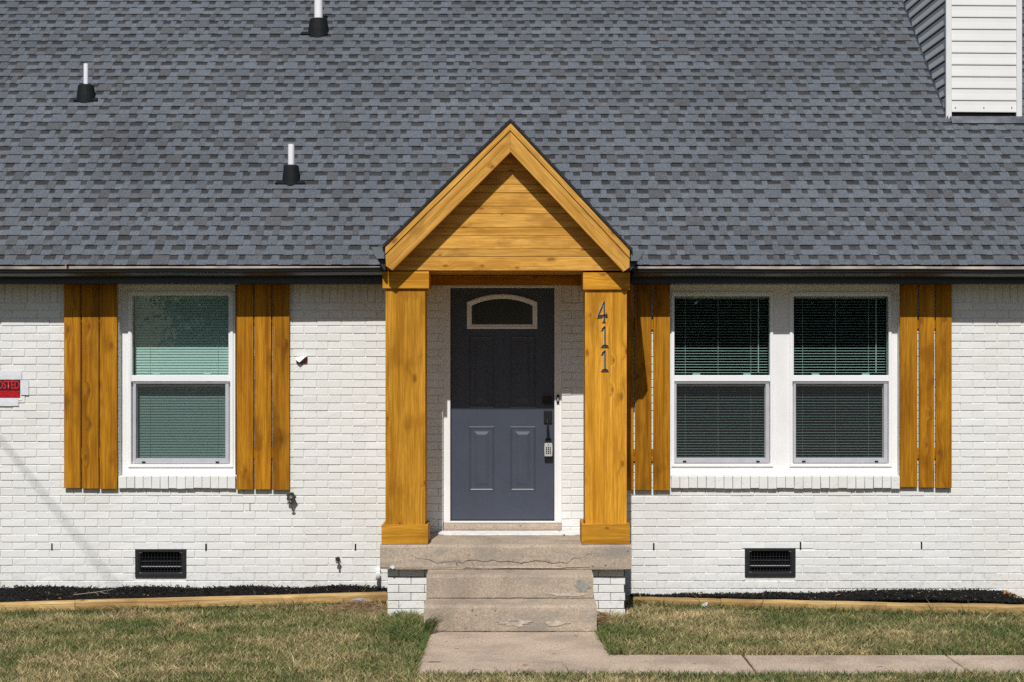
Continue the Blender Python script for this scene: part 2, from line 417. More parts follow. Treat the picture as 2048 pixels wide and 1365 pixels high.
# concrete walk: slabs with open joints
path = tag(empty("path", (0, -2.5, 0)), kind="structure")
def slab(pts):
    m = MB(); n = len(pts)
    def ins(k_):
        cx = sum(q[0] for q in pts) / n; cy = sum(q[1] for q in pts) / n
        return [(x + (k_ if x < cx else -k_), y + (k_ if y < cy else -k_)) for x, y in pts]
    m.loft([[(x, y, -0.10) for x, y in pts], [(x, y, -0.008) for x, y in pts], [(x, y, 0.0) for x, y in ins(0.008)]], cap0=True)
    return m.build("slab", "walk_concrete", path)
slab([(-0.665, -3.30), (1.675, -3.30), (1.665, -2.565), (0.715, -2.565), (0.655, -1.60), (-0.635, -1.60)])
xs = [1.683, 3.15, 4.62, 6.1, 7.6]
for a_, b_ in zip(xs[:-1], xs[1:]): slab([(a_, -3.30 - random.uniform(-.01, .01)), (b_ - 0.009, -3.30), (b_ - 0.012, -2.56), (a_, -2.565)])

def stain(px, d, ln, wd_):                               # dark smears on the walk
    m = MB(); n_ = 12; cx = X(px, d)
    m.v = [(cx + math.cos(2 * math.pi * i / n_) * ln * random.uniform(.6, 1.1), -d + math.sin(2 * math.pi * i / n_) * wd_ * random.uniform(.5, 1.1), 0.0012) for i in range(n_)]
    m.face(range(n_)); m.build("stain", "walk_stain", path)
for q in ((868, 2.83, 0.062, 0.030), (914, 2.32, 0.022, 0.010), (893, 2.02, 0.010, 0.010), (1108, 2.52, 0.016, 0.010), (990, 3.05, 0.020, 0.010), (1390, 2.9, 0.02, 0.01), (1760, 3.0, 0.03, 0.012), (950, 3.1, 0.03, 0.008)): stain(*q)

# ================================================================== HOUSE
house = tag(empty("house", (0, 0, 0)), "white painted brick house with grey shingle roof, black gutters and stained wood portico", "house")

# ---- eave and roof geometry
TH = R(40.0); CT, ST = math.cos(TH), math.sin(TH)
EY, EZ = -0.31, 2.934                                   # the shingles' lower edge
def roof(x, s_, h=0.0):                                 # point s metres up the slope, h above the deck
    return (x, EY + s_ * CT - h * ST, EZ + s_ * ST + h * CT)
def roof_z(y): return EZ + (y - EY) * ST / CT
HX = 7.0                                                # half length of the house
RS = 6.4                                                # slope length to the ridge
EXPO = 0.1435

# ---- wall -----------------------------------------------------------------
WT = 2.79
LW = (X(238), X(473), Z(952), WT)                       # left window opening x0 x1 z0 z1
RW = (X(1340), X(1799), Z(952), WT)
DO = (X(886), X(1123.5), Z(1066), WT)
VL = (X(272), X(371), Z(1153), Z(1100))
VR = (X(1491), X(1589), Z(1151), Z(1098))
OPEN = [LW, RW, DO, VL, VR]
m = MB()
bx = sorted({-HX, HX, *[o_[0] for o_ in OPEN], *[o_[1] for o_ in OPEN]})
bz = sorted({-0.2, WT, *[o_[2] for o_ in OPEN], *[o_[3] for o_ in OPEN]})
MY = 0.0066                                              # mortar is set back from the brick faces
for i in range(len(bx) - 1):
    for j in range(len(bz) - 1):
        cx, cz = (bx[i] + bx[i + 1]) / 2, (bz[j] + bz[j + 1]) / 2
        if any(o_[0] < cx < o_[1] and o_[2] < cz < o_[3] for o_ in OPEN): continue
        b = len(m.v); m.v += [(bx[i], MY, bz[j]), (bx[i + 1], MY, bz[j]), (bx[i + 1], MY, bz[j + 1]), (bx[i], MY, bz[j + 1])]
        m.face((b, b + 1, b + 2, b + 3), (1, 1, 1))
for x0, x1, z0, z1 in OPEN:                              # the openings' reveals
    lp0 = [(x0, MY, z0), (x1, MY, z0), (x1, MY, z1), (x0, MY, z1)]
    lp1 = [(q[0], 0.115, q[2]) for q in lp0]
    m.loft([lp0, lp1], closed_end=False, col=(1, 1, 1))
wall = m.build("wall", "painted_mortar", house, origin=(0, 0.05, 1.3))

def brick_mb(m, x0, x1, z0, z1, depth=0.03, yf=0.0, vert=False):
    pr = random.uniform(-0.0022, 0.0022) + yf
    e = 0.0026
    j = lambda a_=0.0011: random.uniform(-a_, a_)
    sh = random.uniform(0.97, 1.025); col = (sh, sh * random.uniform(0.992, 1.004), sh * random.uniform(0.975, 1.005))
    o_ = [(x0 + j(), z0 + j()), (x1 + j(), z0 + j()), (x1 + j(), z1 + j()), (x0 + j(), z1 + j())]
    tl = [random.uniform(-0.0012, 0.0012) for _ in range(4)]
    i_ = [(o_[0][0] + e, o_[0][1] + e), (o_[1][0] - e, o_[1][1] + e), (o_[2][0] - e, o_[2][1] - e), (o_[3][0] + e, o_[3][1] - e)]
    m.loft([[(x, depth + yf, z) for x, z in o_], [(x, pr + e * 0.8 + tl[k_], z) for k_, (x, z) in enumerate(o_)],
            [(x, pr + tl[k_], z) for k_, (x, z) in enumerate(i_)]], col=col)
CP, BP, JT = 15.46 / 227.0, 48.6 / 227.0, 0.0066
zl0 = Z(1007.8)
jobs = []
SOLD0 = Z(605.8)                                         # soldier course under the soffit
for k_ in range(-17, 27):
    zt = zl0 + (k_ + 1) * CP; zb = zl0 + k_ * CP
    if zb < -0.15 or zt > SOLD0 + 0.01: continue
    zb2, zt2 = zb + JT / 2, zt - JT / 2
    x = X(24.8 if k_ % 2 == 0 else 50.2) - 12 * BP
    while x < HX:
        # each brick a little uneven in length
        xa, xb = x + JT / 2 + random.uniform(-.002, .002), x + BP - JT / 2 + random.uniform(-.002, .002)
        x += BP
        if xb < -HX or xa > HX: continue
        segs = [(xa, xb, False)]
        for ox0, ox1, oz0, oz1 in OPEN:
            if zt2 <= oz0 + 0.012 or zb2 >= oz1 - 0.012: continue
            ns = []
            for a_, b_, c_ in segs:
                if b_ <= ox0 or a_ >= ox1: ns.append((a_, b_, c_)); continue
                if a_ < ox0 - 0.02: ns.append((a_, ox0 - 0.001, True))
                if b_ > ox1 + 0.02: ns.append((ox1 + 0.001, b_, True))
            segs = ns
        for a_, b_, c_ in segs:
            z0_, z1_ = zb2, zt2
            for ox0, ox1, oz0, oz1 in OPEN:              # courses cut by a sill or vent
                if a_ < ox1 and b_ > ox0:
                    if zb2 < oz0 < zt2: z1_ = oz0 - 0.002
                    if zb2 < oz1 < zt2: z0_ = oz1 + 0.002
            if z1_ - z0_ > 0.012: jobs.append((a_, b_, z0_, z1_, c_))
HID = [(X(128, .04), X(234, .04), Z(978), 9), (X(473, .04), X(579, .04), Z(981), 9), (X(1228, .04), X(1339, .04), Z(981), 9), (X(1800, .04), X(1904, .04), Z(976), 9),
       (-1.12, 1.03, -1, 9)]
def hidden(a_, b_, z0_, z1_):
    return any(a_ < h_[1] and b_ > h_[0] and z1_ > h_[2] and z0_ < h_[3] for h_ in HID) or abs((a_ + b_) / 2) > 4.45 or z0_ < 0.12
cand = [j_ for j_ in jobs if not j_[4] and j_[1] - j_[0] > 0.2 and j_[3] - j_[2] > 0.055 and not hidden(*j_[:4])]
cand.sort(key=lambda j_: (max(abs((j_[0] + j_[1]) / 2), 1.2)) + 0.8 * abs(j_[2] - 0.8))
single = set(id(j_) for j_ in cand[:300])
rest = MB()
for j_ in jobs:
    if id(j_) in single:
        bm_ = MB(); brick_mb(bm_, *j_[:4]); bm_.build("brick", "painted_brick", wall)
    else:
        brick_mb(rest, *j_[:4], depth=0.105 if j_[4] else 0.03)
x = -HX                                                   # soldier course
while x < HX:
    a_, b_ = x + 0.0035, x + 0.0666 - 0.0035
    if not any(o_[0] - 0.03 < (a_ + b_) / 2 < o_[1] + 0.03 for o_ in (LW, RW, DO)): brick_mb(rest, a_, b_, SOLD0 + 0.004, WT - 0.002)
    x += 0.0666
rest.build("wall_bricks", "painted_brick", wall, origin=(0, 0, 1.3), kind="stuff")
for px, py in ((412, 1095), (711, 1095), (1307.5, 1093.5), (1601, 1092), (1843, 1091.5), (104, 1094), (500, 1015)):
    wd = 0.0065 if py > 1050 else 0.003
    MB().box(X(px) - wd, X(px) + wd, 0.0005 - 0.0030, 0.02, Z(py + 7), Z(py - 7)).build("weep_hole", "vent_dark", wall)

# ---- the rest of the shell, so that the rooms are dark
sh = MB()
sh.box(-HX, -HX + 0.1, 0.12, 8.0, -0.2, WT); sh.box(HX - 0.1, HX, 0.12, 8.0, -0.2, WT); sh.box(-HX, HX, 8.0, 8.1, -0.2, WT)
sh.build("shell_wall", "painted_brick", house, kind="stuff")
MB().box(-HX + 0.1, HX - 0.1, 0.12, 8.0, 0.35, 0.45).build("room_floor", "interior_paint", house)
MB().box(-HX + 0.1, HX - 0.1, 0.10, 8.0, WT + 0.01, WT + 0.04).build("room_ceiling", "interior_paint", house)
MB().box(-HX + 0.1, HX - 0.1, 4.0, 4.1, 0.45, WT).build("room_wall", "interior_paint", house)
MB().box(-1.3, -1.2, 0.2, 4.0, 0.45, WT).build("room_wall", "interior_paint", house)

# ---- roof -----------------------------------------------------------------
m = MB()
m.v = [roof(-HX - 0.25, 0, -0.012), roof(HX + 0.25, 0, -0.012), roof(HX + 0.25, RS, -0.012), roof(-HX - 0.25, RS, -0.012)]
ry, rz = roof(0, RS)[1:]
m.v += [(-HX - 0.25, ry + (ry - EY), EZ), (HX + 0.25, ry + (ry - EY), EZ)]
m.face((0, 1, 2, 3), (0.06, 0.06, 0.07)); m.face((3, 2, 5, 4), (0.08, 0.085, 0.1))
m.face((0, 3, 4), (0.6, 0.6, 0.6)); m.face((1, 5, 2), (0.6, 0.6, 0.6))
roofo = m.build("roof", "shingle", house, origin=(0, 2, 4))
BLUE = np.array((0.106, 0.119, 0.139)); BROWN = np.array((0.082, 0.084, 0.089)); DARK = np.array((0.039, 0.038, 0.040)); BUTT = (0.016, 0.015, 0.015)
def tab(m, x0, x1, sk0, sk1, s0, s1, h0, h1, thick, col, upper=None, split=0.5, cor=0.0):
    """one exposed shingle tab: lies on the slope, butt edge down; upper = colour of its upper band"""
    j = random.uniform(-0.0022, 0.0022)
    lo = [roof(x0 - sk0, s0 + j, h0), roof(x1 + sk1, s0 + j + random.uniform(-.001, .001), h0)]
    up = [roof(x1, s1, h1), roof(x0, s1, h1)]
    b = len(m.v)
    dn = [roof(x0 - sk0, s0 + j, h0 - thick), roof(x1 + sk1, s0 + j, h0 - thick), roof(x1, s1, h1 - thick), roof(x0, s1, h1 - thick)]
    if upper is None:
        m.v += [*lo, *up, *dn]
        m.face((b, b + 1, b + 2, b + 3), col); q = (b + 4, b + 5, b + 6, b + 7); r_ = (b, b + 1, b + 2, b + 3)
    else:
        sm = s0 + (s1 - s0) * split; hm = h0 + (h1 - h0) * split
        s2 = s0 + (s1 - s0) * (split + 0.09); h2 = h0 + (h1 - h0) * (split + 0.09)     # the printed band fades out downwards
        m.v += [*lo, *up, *dn, roof(x0, sm, hm), roof(x1, sm + random.uniform(-.003, .003), hm), roof(x0, s2, h2), roof(x1, s2 + random.uniform(-.003, .003), h2)]
        midc = tuple((a_ + b_) / 2 for a_, b_ in zip(col, upper))
        m.face((b, b + 1, b + 9, b + 8), col); m.face((b + 8, b + 9, b + 11, b + 10), midc); m.face((b + 10, b + 11, b + 2, b + 3), upper)
        q = (b + 4, b + 5, b + 6, b + 7); r_ = (b, b + 1, b + 2, b + 3)
    m.face((q[0], q[1], r_[1], r_[0]), BUTT); m.face((q[1], q[2], r_[2], r_[1]), col); m.face((q[3], q[0], r_[0], r_[3]), col)
NCOURSE = int(RS / EXPO)
pieces = []
for c_ in range(NCOURSE):
    s0 = c_ * EXPO; x = -HX - 0.25 - random.uniform(0, 0.3); lo_tone = random.uniform(0.94, 1.06)
    while x < HX + 0.25:
        tw = random.choice((0.05, 0.065, 0.085, 0.105, 0.14)) * random.uniform(0.9, 1.1)
        gw = random.choice((0.055, 0.075, 0.09, 0.115)) * random.uniform(0.9, 1.1)
        f_ = random.random() ** 2.4; tone = lo_tone * random.uniform(0.92, 1.07)
        colT = tuple((BLUE * (1 - f_) + BROWN * f_) * tone)
        f2 = random.random() * 0.5; colG = tuple((BLUE * (1 - f2) + BROWN * f2) * lo_tone * random.uniform(1.03, 1.2))
        colD = tuple(DARK * random.uniform(0.9, 1.35))
        pieces.append((c_, 'T', x, x + tw, colT, None)); x += tw
        pieces.append((c_, 'G', x, x + gw, colG, colD)); x += gw
def put_piece(m, pc):
    c_, kd, x0, x1, col, up = pc; s0 = c_ * EXPO
    if kd == 'T':   # laminated tab, on top of the base layer
        tab(m, x0, x1, 0.004, 0.004, s0, s0 + EXPO + 0.02, 0.0150, 0.005, 0.0080, col)
    else:           # base layer in the gap between tabs, with its dark printed band
        tab(m, x0 - 0.006, x1 + 0.006, 0, 0, s0 + 0.001, s0 + EXPO + 0.015, 0.0105, 0.0035, 0.0085, col, up, random.uniform(0.42, 0.50))
PORT_X = (X(770, .31), X(1262, .31))
def shows(pc):
    c_, kd, x0, x1, *_ = pc
    if x0 < -4.40 or x1 > 4.32: return False
    zz = EZ + c_ * EXPO * ST; half = 1.0 * (4.10 - zz) / 1.13 + 0.06
    return not (x0 < half and x1 > -half - 0.05)
cand = sorted([p_ for p_ in pieces if shows(p_)], key=lambda p_: (p_[0] // 6, -(p_[3] - p_[2])))
single = set(id(p_) for p_ in sorted(cand, key=lambda p_: p_[0])[:300])
rest = MB()
for p_ in pieces:
    if id(p_) in single:
        q_ = MB(); put_piece(q_, p_); q_.build("shingle", "shingle", roofo)
    else: put_piece(rest, p_)
rest.build("roof_shingles", "shingle", roofo, origin=(0, 2, 4), kind="stuff")
# ridge cap
m = MB(); 
for i in range(int(2 * HX / 0.15)):
    x_ = -HX + i * 0.15; m.box(x_, x_ + 0.2, ry - 0.10, ry + 0.10, rz - 0.02 + 0.004 * (i % 2), rz + 0.022 + 0.004 * (i % 2), (0.1, 0.11, 0.13))
m.build("ridge_cap", "shingle", roofo, kind="stuff")

# ---- eave: drip edge, fascia, soffit, gutters ------------------------------
XL1, XR0 = X(767, .3), X(1264, .3)
for a_, b_ in ((-HX - 0.2, XL1), (XR0, HX + 0.2)):
    # the drip edge follows the slightly uneven roof line
    m = MB(); n = 14; lp = []
    for i in range(n + 1):
        x_ = a_ + (b_ - a_) * i / n; j_ = random.uniform(-.003, .003)
        lp.append([(x_, EY + 0.004, EZ - 0.045), (x_, EY - 0.004 + j_ * .4, EZ - 0.042), (x_, EY - 0.002, EZ - 0.006 + j_), (x_, EY + 0.05, EZ + 0.010)])
    m.loft(lp, closed_end=True, cap0=True); m.build("drip_edge", "pale_drip_metal", house)
    MB().box(a_, b_, -0.26, -0.235, 2.783, 2.985).build("fascia", "black_fascia", house, bevel=0.002)
    MB().box(a_, b_, -0.235, -0.0045, 2.794, 2.806).build("soffit", "soffit_brown", house)
GP = [(-0.262, 2.838), (-0.318, 2.836), (-0.324, 2.846), (-0.345, 2.858), (-0.368, 2.868), (-0.379, 2.880), (-0.381, 2.896), (-0.390, 2.898), (-0.391, 2.906), (-0.378, 2.907),
      (-0.375, 2.899), (-0.371, 2.884), (-0.340, 2.864), (-0.315, 2.845), (-0.264, 2.845)]
def gutter_run(name, a_, b_, za, zb, parent):
    m = MB(); n = 10; lp = []
    for i in range(n + 1):
        f_ = i / n; x_ = a_ + (b_ - a_) * f_; dz = za + (zb - za) * f_ + 0.003 * math.sin(i * 2.1)
        lp.append([(x_, y_, z_ + dz) for y_, z_ in GP])
    m.loft(lp, closed_end=True, cap0=True)
    go = m.build(name, "black_gutter", parent, bevel=0)
    return go
gl = gutter_run("gutter", -HX - 0.2, X(764, .38), -0.012, 0.008, house)
gr_ = gutter_run("gutter", X(1267, .38), HX + 0.2, 0.0, -0.008, house)
for go, x_ in ((gl, X(764, .38) - 0.002), (gr_, X(1267, .38) - 0.001)):
    m = MB(); m.loft([[(x_, y_, z_ + 0.006) for y_, z_ in GP[:10]] + [(x_, -0.263, 2.907 + 0.006)], [(x_ + 0.003, y_, z_ + 0.006) for y_, z_ in GP[:10]] + [(x_ + 0.003, -0.263, 2.907 + 0.006)]], cap0=True)
    m.build("end_cap", "black_gutter", go)

# ---- windows ---------------------------------------------------------------
slat_me = {}
def slat_mesh(wd, tilt):
    key = (round(wd, 3), tilt)
    if key in slat_me: return slat_me[key]
    m = []; n = 4; hw = 0.0125
    for i in range(n + 1):
        u = -hw + 2 * hw * i / n; c_ = 0.0022 * (1 - (u / hw) ** 2)
        yy = u * math.cos(tilt) - c_ * math.sin(tilt); zz = u * math.sin(tilt) + c_ * math.cos(tilt)
        m.append((yy, zz))
    V = []; Fc = []
    prof = m + [(y_, z_ - 0.0006) for y_, z_ in reversed(m)]
    k_ = len(prof)
    V = [(-wd / 2, y_, z_) for y_, z_ in prof] + [(wd / 2, y_, z_) for y_, z_ in prof]
    for i in range(k_): Fc.append((i, (i + 1) % k_, k_ + (i + 1) % k_, k_ + i))
    me = bpy.data.meshes.new("slat"); me.from_pydata(V, [], Fc); me.materials.append(M["blind_slat"])
    slat_me[key] = me; return me
YC, YF = 0.088, 0.074                                    # casing and vinyl frame fronts, behind the brick face
def window(name, label, outer, units, mull, tilt, sill, parent=house):
    wx0, wx1 = X(outer[0], -YC), X(outer[1], -YC); wz0 = Z(outer[2], -YC)
    wo = empty(name, ((wx0 + wx1) / 2, 0.1, wz0), parent); tag(wo, label)
    m = MB(); fx0, fx1 = X(units[0]['f'][0], -YC), X(units[-1]['f'][1], -YC); fz0, fz1 = Z(units[0]['f'][3], -YC), Z(units[0]['f'][2], -YC)
    m.ring(wx0, wx1, wz0, WT - 0.003, fx0 - wx0 + 0.01, wx1 - fx1 + 0.01, fz0 - wz0 + 0.01, WT - 0.003 - fz1 + 0.01, YC, 0.19)
    m.build("casing", "white_trim_paint", wo)
    if mull: MB().box(X(mull[0], -YC) - 0.01, X(mull[1], -YC) + 0.01, YC + 0.002, 0.19, fz0 + 0.001, fz1 - 0.001).build("mullion", "white_trim_paint", wo, bevel=0.003)
    for u in units:
        ax0, ax1, az1, az0 = X(u['f'][0], -YF), X(u['f'][1], -YF), Z(u['f'][2], -YF), Z(u['f'][3], -YF)
        gx0, gx1, gz1, gz0 = X(u['g'][0], -.10), X(u['g'][1], -.10), Z(u['g'][2], -.10), Z(u['g'][3], -.10)
        lx0, lx1, lz1, lz0 = X(u['l'][0], -.12), X(u['l'][1], -.12), Z(u['l'][2], -.12), Z(u['l'][3], -.12)
        sx0, sx1, sz1, sz0 = X(u['s'][0], -.09), X(u['s'][1], -.09), Z(u['s'][2], -.09), Z(u['s'][3], -.09)
        wd = 0.026
        MB().ring(ax0, ax1, az0, az1, wd, wd, wd, wd, YF, 0.18).build("window_frame", "white_vinyl", wo)
        # upper sash, its meeting rail proud of the lower one
        MB().ring(ax0 + 0.020, ax1 - 0.020, Z(763.5, -.09), az1 - 0.018, gx0 - ax0 - 0.020, ax1 - 0.020 - gx1, gz0 - Z(763.5, -.09), az1 - 0.018 - gz1, YF + 0.010, 0.125).build("upper_sash", "white_vinyl", wo)
        MB().ring(ax0 + 0.021, ax1 - 0.021, az0 + 0.016, Z(766, -.12), lx0 - ax0 - 0.021, ax1 - 0.021 - lx1, lz0 - az0 - 0.016, Z(766, -.12) - lz1 + 0.03, 0.127, 0.165).build("lower_sash", "white_vinyl", wo)
        MB().box(gx0 - 0.006, gx1 + 0.006, 0.100, 0.104, gz0 - 0.006, gz1 + 0.006).build("glass_pane", "window_glass", wo)
        MB().box(lx0 - 0.006, lx1 + 0.006, 0.142, 0.146, lz0 - 0.006, lz1 + 0.034).build("glass_pane", "window_glass", wo)
        # insect screen over the lower half
        MB().ring(sx0, sx1, sz0, sz1, lx0 - sx0 - 0.004, sx1 - lx1 - 0.004, lz0 - sz0 - 0.002, 0.010, 0.098, 0.112).build("screen_frame", "screen_alu", wo)
        b = MB(); b.v = [(lx0 - 0.008, 0.106, lz0 - 0.008), (lx1 + 0.008, 0.106, lz0 - 0.008), (lx1 + 0.008, 0.106, sz1 - 0.004), (lx0 - 0.008, 0.106, sz1 - 0.004)]; b.face((0, 1, 2, 3)); b.build("screen_mesh", "insect_screen", wo)
        MB().box(sx0, sx1, 0.0945, 0.0975, sz1 - 0.012, sz1 - 0.002).build("screen_strip", "screen_alu", wo)  # thin grey strip along the screen's top edge
        for fx in (0.11, 0.88):
            q = sx0 + (sx1 - sx0) * fx
            MB().box(q - 0.016, q + 0.016, 0.092, 0.0985, sz0 + 0.005, sz0 + 0.020).build("screen_tab", "black_plastic", wo, bevel=0.002)
        # sash locks on the meeting rail, seen through the glass
        for fx in (0.24, 0.77):
            q = gx0 + (gx1 - gx0) * fx; MB().box(q - 0.035, q + 0.035, 0.128, 0.150, gz0 - 0.004, gz0 + 0.016).build("sash_lock", "white_vinyl", wo, bevel=0.005)
        # blind
        yb = 0.198; bw = ax1 - ax0 - 0.065; bcx = (ax0 + ax1) / 2
        MB().box(bcx - bw / 2, bcx + bw / 2, yb - 0.02, yb + 0.02, az1 - 0.055, az1 - 0.022).build("blind_headrail", "blind_slat", wo, bevel=0.003)
        z_ = az1 - 0.062; me = slat_mesh(bw, tilt)
        while z_ > az0 + 0.05:
            so_ = bpy.data.objects.new("slat", me); link(so_, wo, (bcx + random.uniform(-.001, .001), yb, z_))
            so_.rotation_euler = (random.uniform(-.03, .03), random.uniform(-.0012, .0012), 0); z_ -= 0.0243
        MB().box(bcx - bw / 2, bcx + bw / 2, yb - 0.012, yb + 0.012, z_ + 0.006, z_ + 0.022).build("blind_bottom_rail", "blind_slat", wo, bevel=0.003)
        for fx in u.get('cords', (0.12, 0.5, 0.88)):
            q = bcx - bw / 2 + bw * fx
            MB().tube([(q, yb - 0.0155, az1 - 0.05), (q + 0.001, yb - 0.0155, z_ + 0.02)], 0.0013, 6).build("blind_cord", "blind_slat", wo)
        if tilt < 0.5:
            q = bcx + bw * 0.40; MB().tube([(q, yb - 0.020, az1 - 0.05), (q, yb - 0.020, gz0 + 0.02)], 0.0042, 8).build("tilt_wand", "blind_slat", wo)
    # sill of bricks on edge, standing out of the wall
    x_ = X(sill[0]); n = round((X(sill[1]) - x_) / 0.0765); st_ = (X(sill[1]) - x_) / n
    for i in range(n):
        b = MB(); brick_mb(b, x_ + i * st_ + 0.0016, x_ + (i + 1) * st_ - 0.0016, Z(977.5 + random.uniform(-.9, .9), .04), Z(952.5, .03) - 0.002, depth=0.118, yf=-0.036)
        b.build("sill_brick", "painted_brick", wo)
    MB().box(X(sill[0]) + 0.002, X(sill[1]) - 0.002, -0.0285, 0.08, Z(976, .03), Z(954, .03)).build("sill_mortar", "painted_mortar", wo)
    return wo
window("window", "single white window with closed blind", (241.5, 470.5, 951), [dict(f=(256, 466, 583, 935), g=(265, 457.5, 591.5, 751), l=(274, 450.5, 767, 917), s=(266, 457.5, 764.5, 928), cords=(0.16, 0.86))], None, R(66), (238, 472.5))
window("window", "double white window with open blinds", (1340, 1796, 950.5),
       [dict(f=(1343, 1546.5, 584, 934), g=(1348, 1539, 593, 751), l=(1353.5, 1529.5, 766, 916), s=(1348.5, 1539, 764.5, 926.5), cords=(0.12, 0.47, 0.82)),
        dict(f=(1579.5, 1783.5, 584, 934), g=(1587, 1777, 593, 751), l=(1592, 1765.6, 766, 916), s=(1587, 1776, 764.5, 926.5), cords=(0.12, 0.47, 0.82))],
       (1546.5, 1579.5), R(4), (1341.5, 1798))

# ---- shutters ----------------------------------------------------------------
def shutter(boards, ybot, battens, label):
    d = 0.040
    so_ = empty("shutter", (X((boards[0][0] + boards[-1][1]) / 2, d), -0.02, Z(ybot, d)), house); tag(so_, label)
    for i, (a_, b_) in enumerate(boards):
        j_ = random.uniform(-0.0025, 0.0025)
        plank("board", rect(X(a_, d), X(b_, d), Z(ybot + i * 0.5, d) + j_, WT - 0.004), -d, -0.0205, "stained_pine_shutter", so_, (0, 1), 0.002)
    for y0_, y1_ in battens:
        plank("batten", rect(X(boards[0][0], d) + 0.012, X(boards[-1][1], d) - 0.012, Z(y1_, d), Z(y0_, d)), -0.020, -0.0035, "stained_pine_shutter", so_, (1, 0), 0.002)
shutter([(128, 161), (163.5, 197), (199.5, 234)], 977, [(630, 645.5), (896.5, 917.5)], "leftmost shutter, left of the single window")
shutter([(473, 506.5), (509, 542), (544.5, 578.5)], 979.5, [(630, 647), (896.5, 917.5)], "shutter right of the single window")
shutter([(1232, 1267), (1270, 1303), (1306.5, 1340)], 980.5, [(638, 660), (900, 924)], "shutter half hidden behind the portico column")
shutter([(1800.5, 1835), (1838.5, 1869), (1872, 1903.5)], 975, [(634, 658), (896, 918)], "rightmost shutter, right of the double window")

# ---- door --------------------------------------------------------------------
YD = 0.118
dz0, dz1 = Z(1040.5, -YD), Z(577, -YD); dx0, dx1 = X(902, -YD), X(1108, -YD)
door = tag(empty("door", ((dx0 + dx1) / 2, YD, dz0), house), "charcoal blue panelled front door with arched light")
MB().box(dx0, dx1, YD, YD + 0.045, dz0, dz1).build("door_leaf", "door_paint", door, bevel=0.003)
yf = 0.050
MB().ring(X(885.5, -yf), X(1123.5, -yf), Z(1046.5, -yf), Z(570.5, -yf), X(900.5, -yf) - X(885.5, -yf), X(1123.5, -yf) - X(1109, -yf), 0.0135, Z(570.5, -yf) - Z(576, -yf), yf, 0.19).build("door_frame", "white_trim_paint", door)
MB().ring(dx0 - 0.012, dx1 + 0.012, dz0 - 0.010, dz1 + 0.012, 0.009, 0.009, 0.008, 0.009, YD - 0.010, YD + 0.05).build("weather_strip", "black_plastic", door)
def emboss(x0, x1, z0, z1):
    prof = [(0, 0.0), (0.010, 0.0075), (0.020, 0.0015), (0.046, 0.0015), (0.074, 0.0095), (0.078, 0.0095)]
    loops = []
    for i_, h in prof:
        loops.append([(x0 + i_, YD - 0.0003 - h, z0 + i_), (x1 - i_, YD - 0.0003 - h, z0 + i_), (x1 - i_, YD - 0.0003 - h, z1 - i_), (x0 + i_, YD - 0.0003 - h, z1 - i_)])
    MB().loft(loops).build("door_panel", "door_paint", door)
for a_, b_ in ((938, 988.5), (1020, 1071)):
    emboss(X(a_, -YD), X(b_, -YD), Z(816, -YD), Z(672, -YD)); emboss(X(a_, -YD), X(b_, -YD), Z(982.5, -YD), Z(853, -YD))
def arch(px0, px1, ybot, yside, ytop, y_):
    x0, x1, zb, zs, zt = X(px0, -YD), X(px1, -YD), Z(ybot, -YD), Z(yside, -YD), Z(ytop, -YD)
    w2 = (x1 - x0) / 2; hh = zt - zs; rr = (w2 * w2 + hh * hh) / (2 * hh); cx = (x0 + x1) / 2; cz = zt - rr
    a0 = math.asin(w2 / rr); pts = [(x0, zb), (x1, zb)]
    for i in range(15):
        a_ = a0 - 2 * a0 * i / 14; pts.append((cx + rr * math.sin(a_), cz + rr * math.cos(a_)))
    return [(x, y_, z) for x, z in pts]
P0 = (934, 1074.5, 658, 605, 589); P1 = (943.5, 1065, 649, 611.5, 598)
mid = lambda f_: tuple(a_ + (b_ - a_) * f_ for a_, b_ in zip(P0, P1))
MB().loft([arch(*P0, YD), arch(*P0, YD - 0.016), arch(*mid(.15), YD - 0.019), arch(*mid(.45), YD - 0.019), arch(*mid(.55), YD - 0.012), arch(*mid(.85), YD - 0.011), arch(*P1, YD - 0.004)], closed_end=False).build("light_frame", "white_vinyl", door)
MB().loft([arch(*P1, YD - 0.0002), arch(*mid(.98), YD - 0.003)]).build("arched_glass", "door_glass", door)
cm = MB()
cxd = X(1004, -YD); zA, zB = Z(648, -YD), Z(599, -YD)
for q in ((946.5, 1.8), (959, 1.2), (1004, 1.2), (1049, 1.2), (1061.5, 1.8)):
    cm.box(X(q[0], -YD) - q[1] * 0.0012, X(q[0], -YD) + q[1] * 0.0012, YD - 0.0055, YD - 0.002, zA, Z(613 if abs(q[0] - 1004) > 20 else 600, -YD))
cm.box(X(944, -YD), X(1064, -YD), YD - 0.0060, YD - 0.0025, Z(627, -YD) - 0.0014, Z(627, -YD) + 0.0014)
cm.build("glass_caming", "brass_old", door, kind="stuff")
# deadbolt, handle set, bell
hx = X(1095, -YD)
MB().box(X(1085.5, -YD), X(1104, -YD), YD - 0.020, YD, Z(809, -YD), Z(793, -YD)).build("deadbolt", "black_plastic", door, bevel=0.004)
MB().box(X(1087.5, -YD), X(1104, -YD), YD - 0.016, YD, Z(847, -YD), Z(822, -YD)).build("handle_plate", "black_plastic", door, bevel=0.004)
MB().tube([(hx, YD - 0.012, Z(838, -YD)), (hx, YD - 0.045, Z(840, -YD)), (hx + 0.002, YD - 0.058, Z(850, -YD)), (hx + 0.003, YD - 0.055, Z(864, -YD)), (hx + 0.004, YD - 0.040, Z(877, -YD)), (hx + 0.004, YD - 0.010, Z(881, -YD)), (hx + 0.004, YD, Z(881, -YD))],
          [0.011, 0.011, 0.011, 0.011, 0.010, 0.010, 0.013], 10).build("door_handle", "black_plastic", door, smooth=True)
